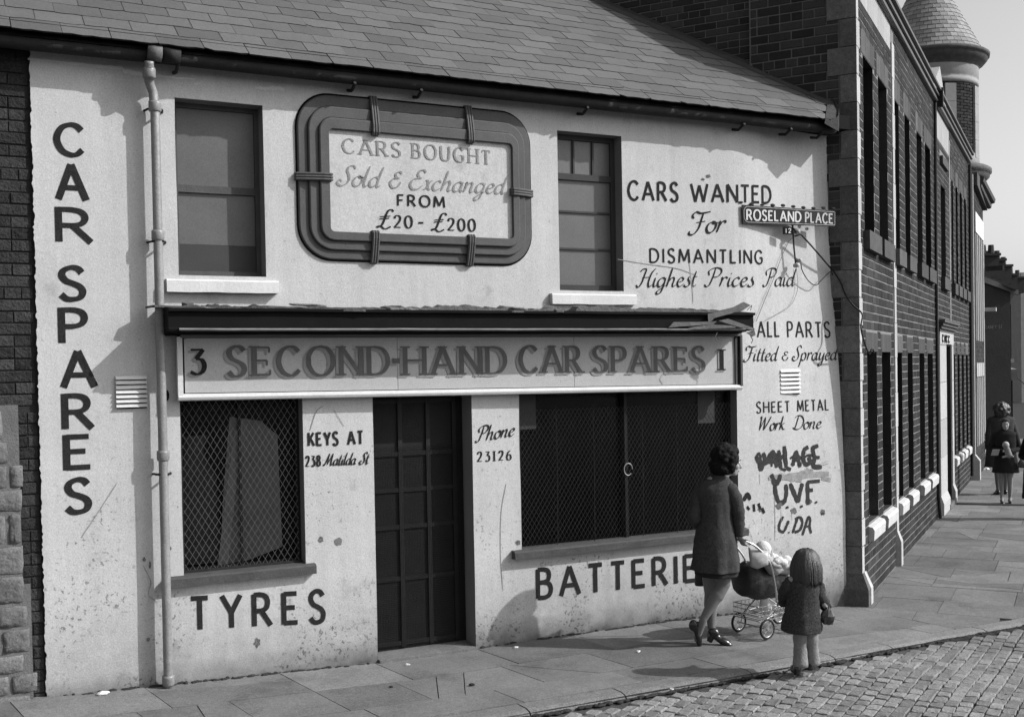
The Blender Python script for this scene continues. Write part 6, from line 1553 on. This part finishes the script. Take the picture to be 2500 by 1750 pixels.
# ------------------------------------------------------------------ street name plate and other fittings
def plate(name, x0, y0, x1, y1, x2, y2, off): pass
pln = lambda x, y, off=0.: onp(x, y, (0, D0 - .02 - off, 0), (0, 1, 0))
A, B, C, D = pln(1812, 500), pln(2038, 515), pln(2038, 553), pln(1814, 546)
ss = thing('street_sign', 'black ROSELAND PLACE street name plate with white letters on the shop wall', 'sign', tuple((A + C) / 2))
MB().prism([A, B, C, D], (0, .012, 0)).build('plate', mat('black_enamel', .012, rough=.4, bump=0), ss)
def lerp2(u, v): return A.lerp(B, u).lerp(D.lerp(C, u), v) + Vector((0, -.003, 0))
bd_ = MB(); mg = [(.012, .30), (.03, .12), (.05, .08), (.998, .08), (.998, .92), (.05, .92), (.03, .88), (.012, .70), (.012, .30)]
for (u0, v0), (u1, v1) in zip(mg, mg[1:]): bd_.tube([lerp2(u0, v0), lerp2(u1, v1)], .0022, 4)
bd_.build('border', PAINTW, ss)
plane_text('sign_lettering', 'ROSELAND', (1824, 537), (1955, 542), 25, ss, PAINTW, lambda x, y: pln(x, y, .003), Vector((0, -1, 0)), .19, track=.30)
plane_text('sign_lettering', 'PLACE', (1967, 543), (2033, 546), 24, ss, mat('dull_white', .38), lambda x, y: pln(x, y, .003), Vector((0, -1, 0)), .19, track=.30)
for k in range(10):
    c = A.lerp(B, k / 9) + Vector((0, .02, .012 + random.uniform(0, .015))); MB().ball(c, .03, .012, .01 + random.uniform(0, .008), None, 7, 5).build('mortar_dab', JOINT, ss)
A2, C2_ = pln(1912, 553), pln(1934, 573)
np_ = thing('number_plate', 'tiny black plate with the number 12 under the street name plate', 'sign', tuple((A2 + C2_) / 2))
MB().abox(A2.x, C2_.x, A2.y, A2.y + .008, C2_.z, A2.z).build('plate', BLACKP, np_)
plane_text('sign_lettering', '12', (1918, 569), (1931, 569), 11, np_, PAINTW, lambda x, y: pln(x, y, .003), Vector((0, -1, 0)), .2, track=.4)
br = thing('cable_bracket', 'rusty upright iron bracket with white insulators under the street name plate', 'bracket', tuple(S(1940, 600, .05)))
MB().tube([S(1935, 551, .08), S(1938, 600, .08), S(1943, 650, .08)], .009, 6).build('bracket_bar', IRON, br)
MB().tube([S(1943, 650, .08), S(1950, 651, .10)], .008, 5).tube([S(1935, 556, .08), S(1944, 566, .10)], .008, 5).build('bracket_arm', IRON, br)
for q in ((1946, 566), (1950, 636), (1944, 648)): c = S(q[0], q[1], .10); MB().ring(c, Vector((1, 0, 0)), Vector((0, 0, 1)), Vector((0, 1, 0)), [(.004, -.03), (.022, -.025), (.014, -.005), (.024, .01), (.018, .03), (.003, .032)], 12).build('insulator', QUOINL, br, smooth=True)
cab = [S(1940, 577, .1), S(1950, 574, .12), S(1957, 577, .12), S(1975, 596, .10), gpt(.30, S(2000, 625).z, .05)]
q8 = lambda x, y: (1900 + x * .3112, 450 + y * .3112)
def gq(x, y, o): p = q8(x, y); return onp(p[0], p[1], C0 + nG * o, nG)
def fq(x, y, o): p = q8(x, y); return onp(p[0], p[1], C0 + nF * o, nF)
cab = [S(1940, 577, .1), S(1950, 574, .12), S(*q8(185, 402), .12), S(*q8(300, 528), .10), S(*q8(400, 645), .06), gq(440, 690, .04), gq(490, 770, .04), gq(530, 870, .04), gq(590, 950, .05), C0 + (nF + nG) * .04 + Z * gq(632, 1020, .03).z, fq(648, 1120, .04), fq(672, 1230, .04), fq(708, 1322, .04), fq(722, 1325, .05), fq(732, 1292, .06), fq(746, 1300, .06), fq(750, 1325, .03)]
tag(MB().tube(smooth_pts(cab, 6), .0085, 6).build('power_cable', CABLE, smooth=True), 'thick black cable running from the bracket round the brick corner to a loop', 'cable')
cab2 = [S(1955, 642, .10), S(*q8(190, 680), .08), S(*q8(240, 760), .06), S(*q8(295, 792), .05), S(*q8(340, 750), .05), S(*q8(410, 684), .05), gq(428, 715, .03)]
tag(MB().tube(smooth_pts(cab2, 6), .005, 5).build('slack_wire', CABLE, smooth=True), 'black wire sagging in a V between the bracket and the quoins', 'wire')
for P_, r_, lb in (([(2045, 398), (2005, 450), (1940, 570)], 0, None), ([(1938, 577), (1925, 592), (1908, 628), (1892, 672), (1868, 730), (1846, 785)], .003, 'thin grey wire looping down the wall from the bracket to the cornice end'),
                   ([(1944, 652), (1948, 690), (1944, 718), (1930, 745), (1905, 762), (1868, 782)], .0024, 'thinnest grey wire curving past the script lettering to the cornice')):
    if lb: tag(MB().tube(smooth_pts([S(a, b, .02) for a, b in P_], 6), r_, 4).build('thin_wire', WIREG), lb, 'wire', 'thin wires on the shop wall')
for q in ((403, 965), (1704, 928)):
    c = S(q[0] if q[0] > 1000 else 408, q[1], .004); mb = MB().ball(c, .016, .006, .04, None, 10, 6); mb.build('bolt_hole', LETTER, swall)
# litter
def scrap(x, y, r, label, m=PAPER):
    c = gnd(x, y, GZ0 if x > 2000 else .07 if x < 500 else 0); rings = []
    for k, (z_, q) in enumerate(((0.002, 1), (.012, .9), (r * .35, .5), (r * .42, .1))): rings.append([c + Vector((cos(a) * r * q * random.uniform(.6, 1.3), sin(a) * r * q * .6 * random.uniform(.6, 1.3), z_ + random.uniform(0, .006) + (gz(c.x) - c.z))) for a in [2 * pi * j / 9 for j in range(9)]])
    tag(MB().loft(rings).build('litter', m), label, 'litter', 'scraps of litter')
random.seed(14)
scrap(250, 1697, .055, 'crumpled white paper on the pavement below the long painted word'); scrap(2408, 1146, .10, 'crumpled pale paper far up the side street pavement')
scrap(1260, 1582, .022, 'tiny white scrap at the wall foot near the doorway'); scrap(1558, 1592, .018, 'tiny white scrap on the slabs left of the woman'); scrap(1783, 1574, .016, 'tiny white scrap just right of the woman\'s shoe')
scrap(995, 1624, .022, 'small pale scrap on the doorstep'); scrap(1152, 1673, .025, 'small dark leaf on the slabs below the doorway', JOINT); scrap(955, 1680, .016, 'tiny dark scrap on the slab left of the doorstep', JOINT)
scrap(1640, 1684, .016, 'white speck on the kerb edge beside the setts')
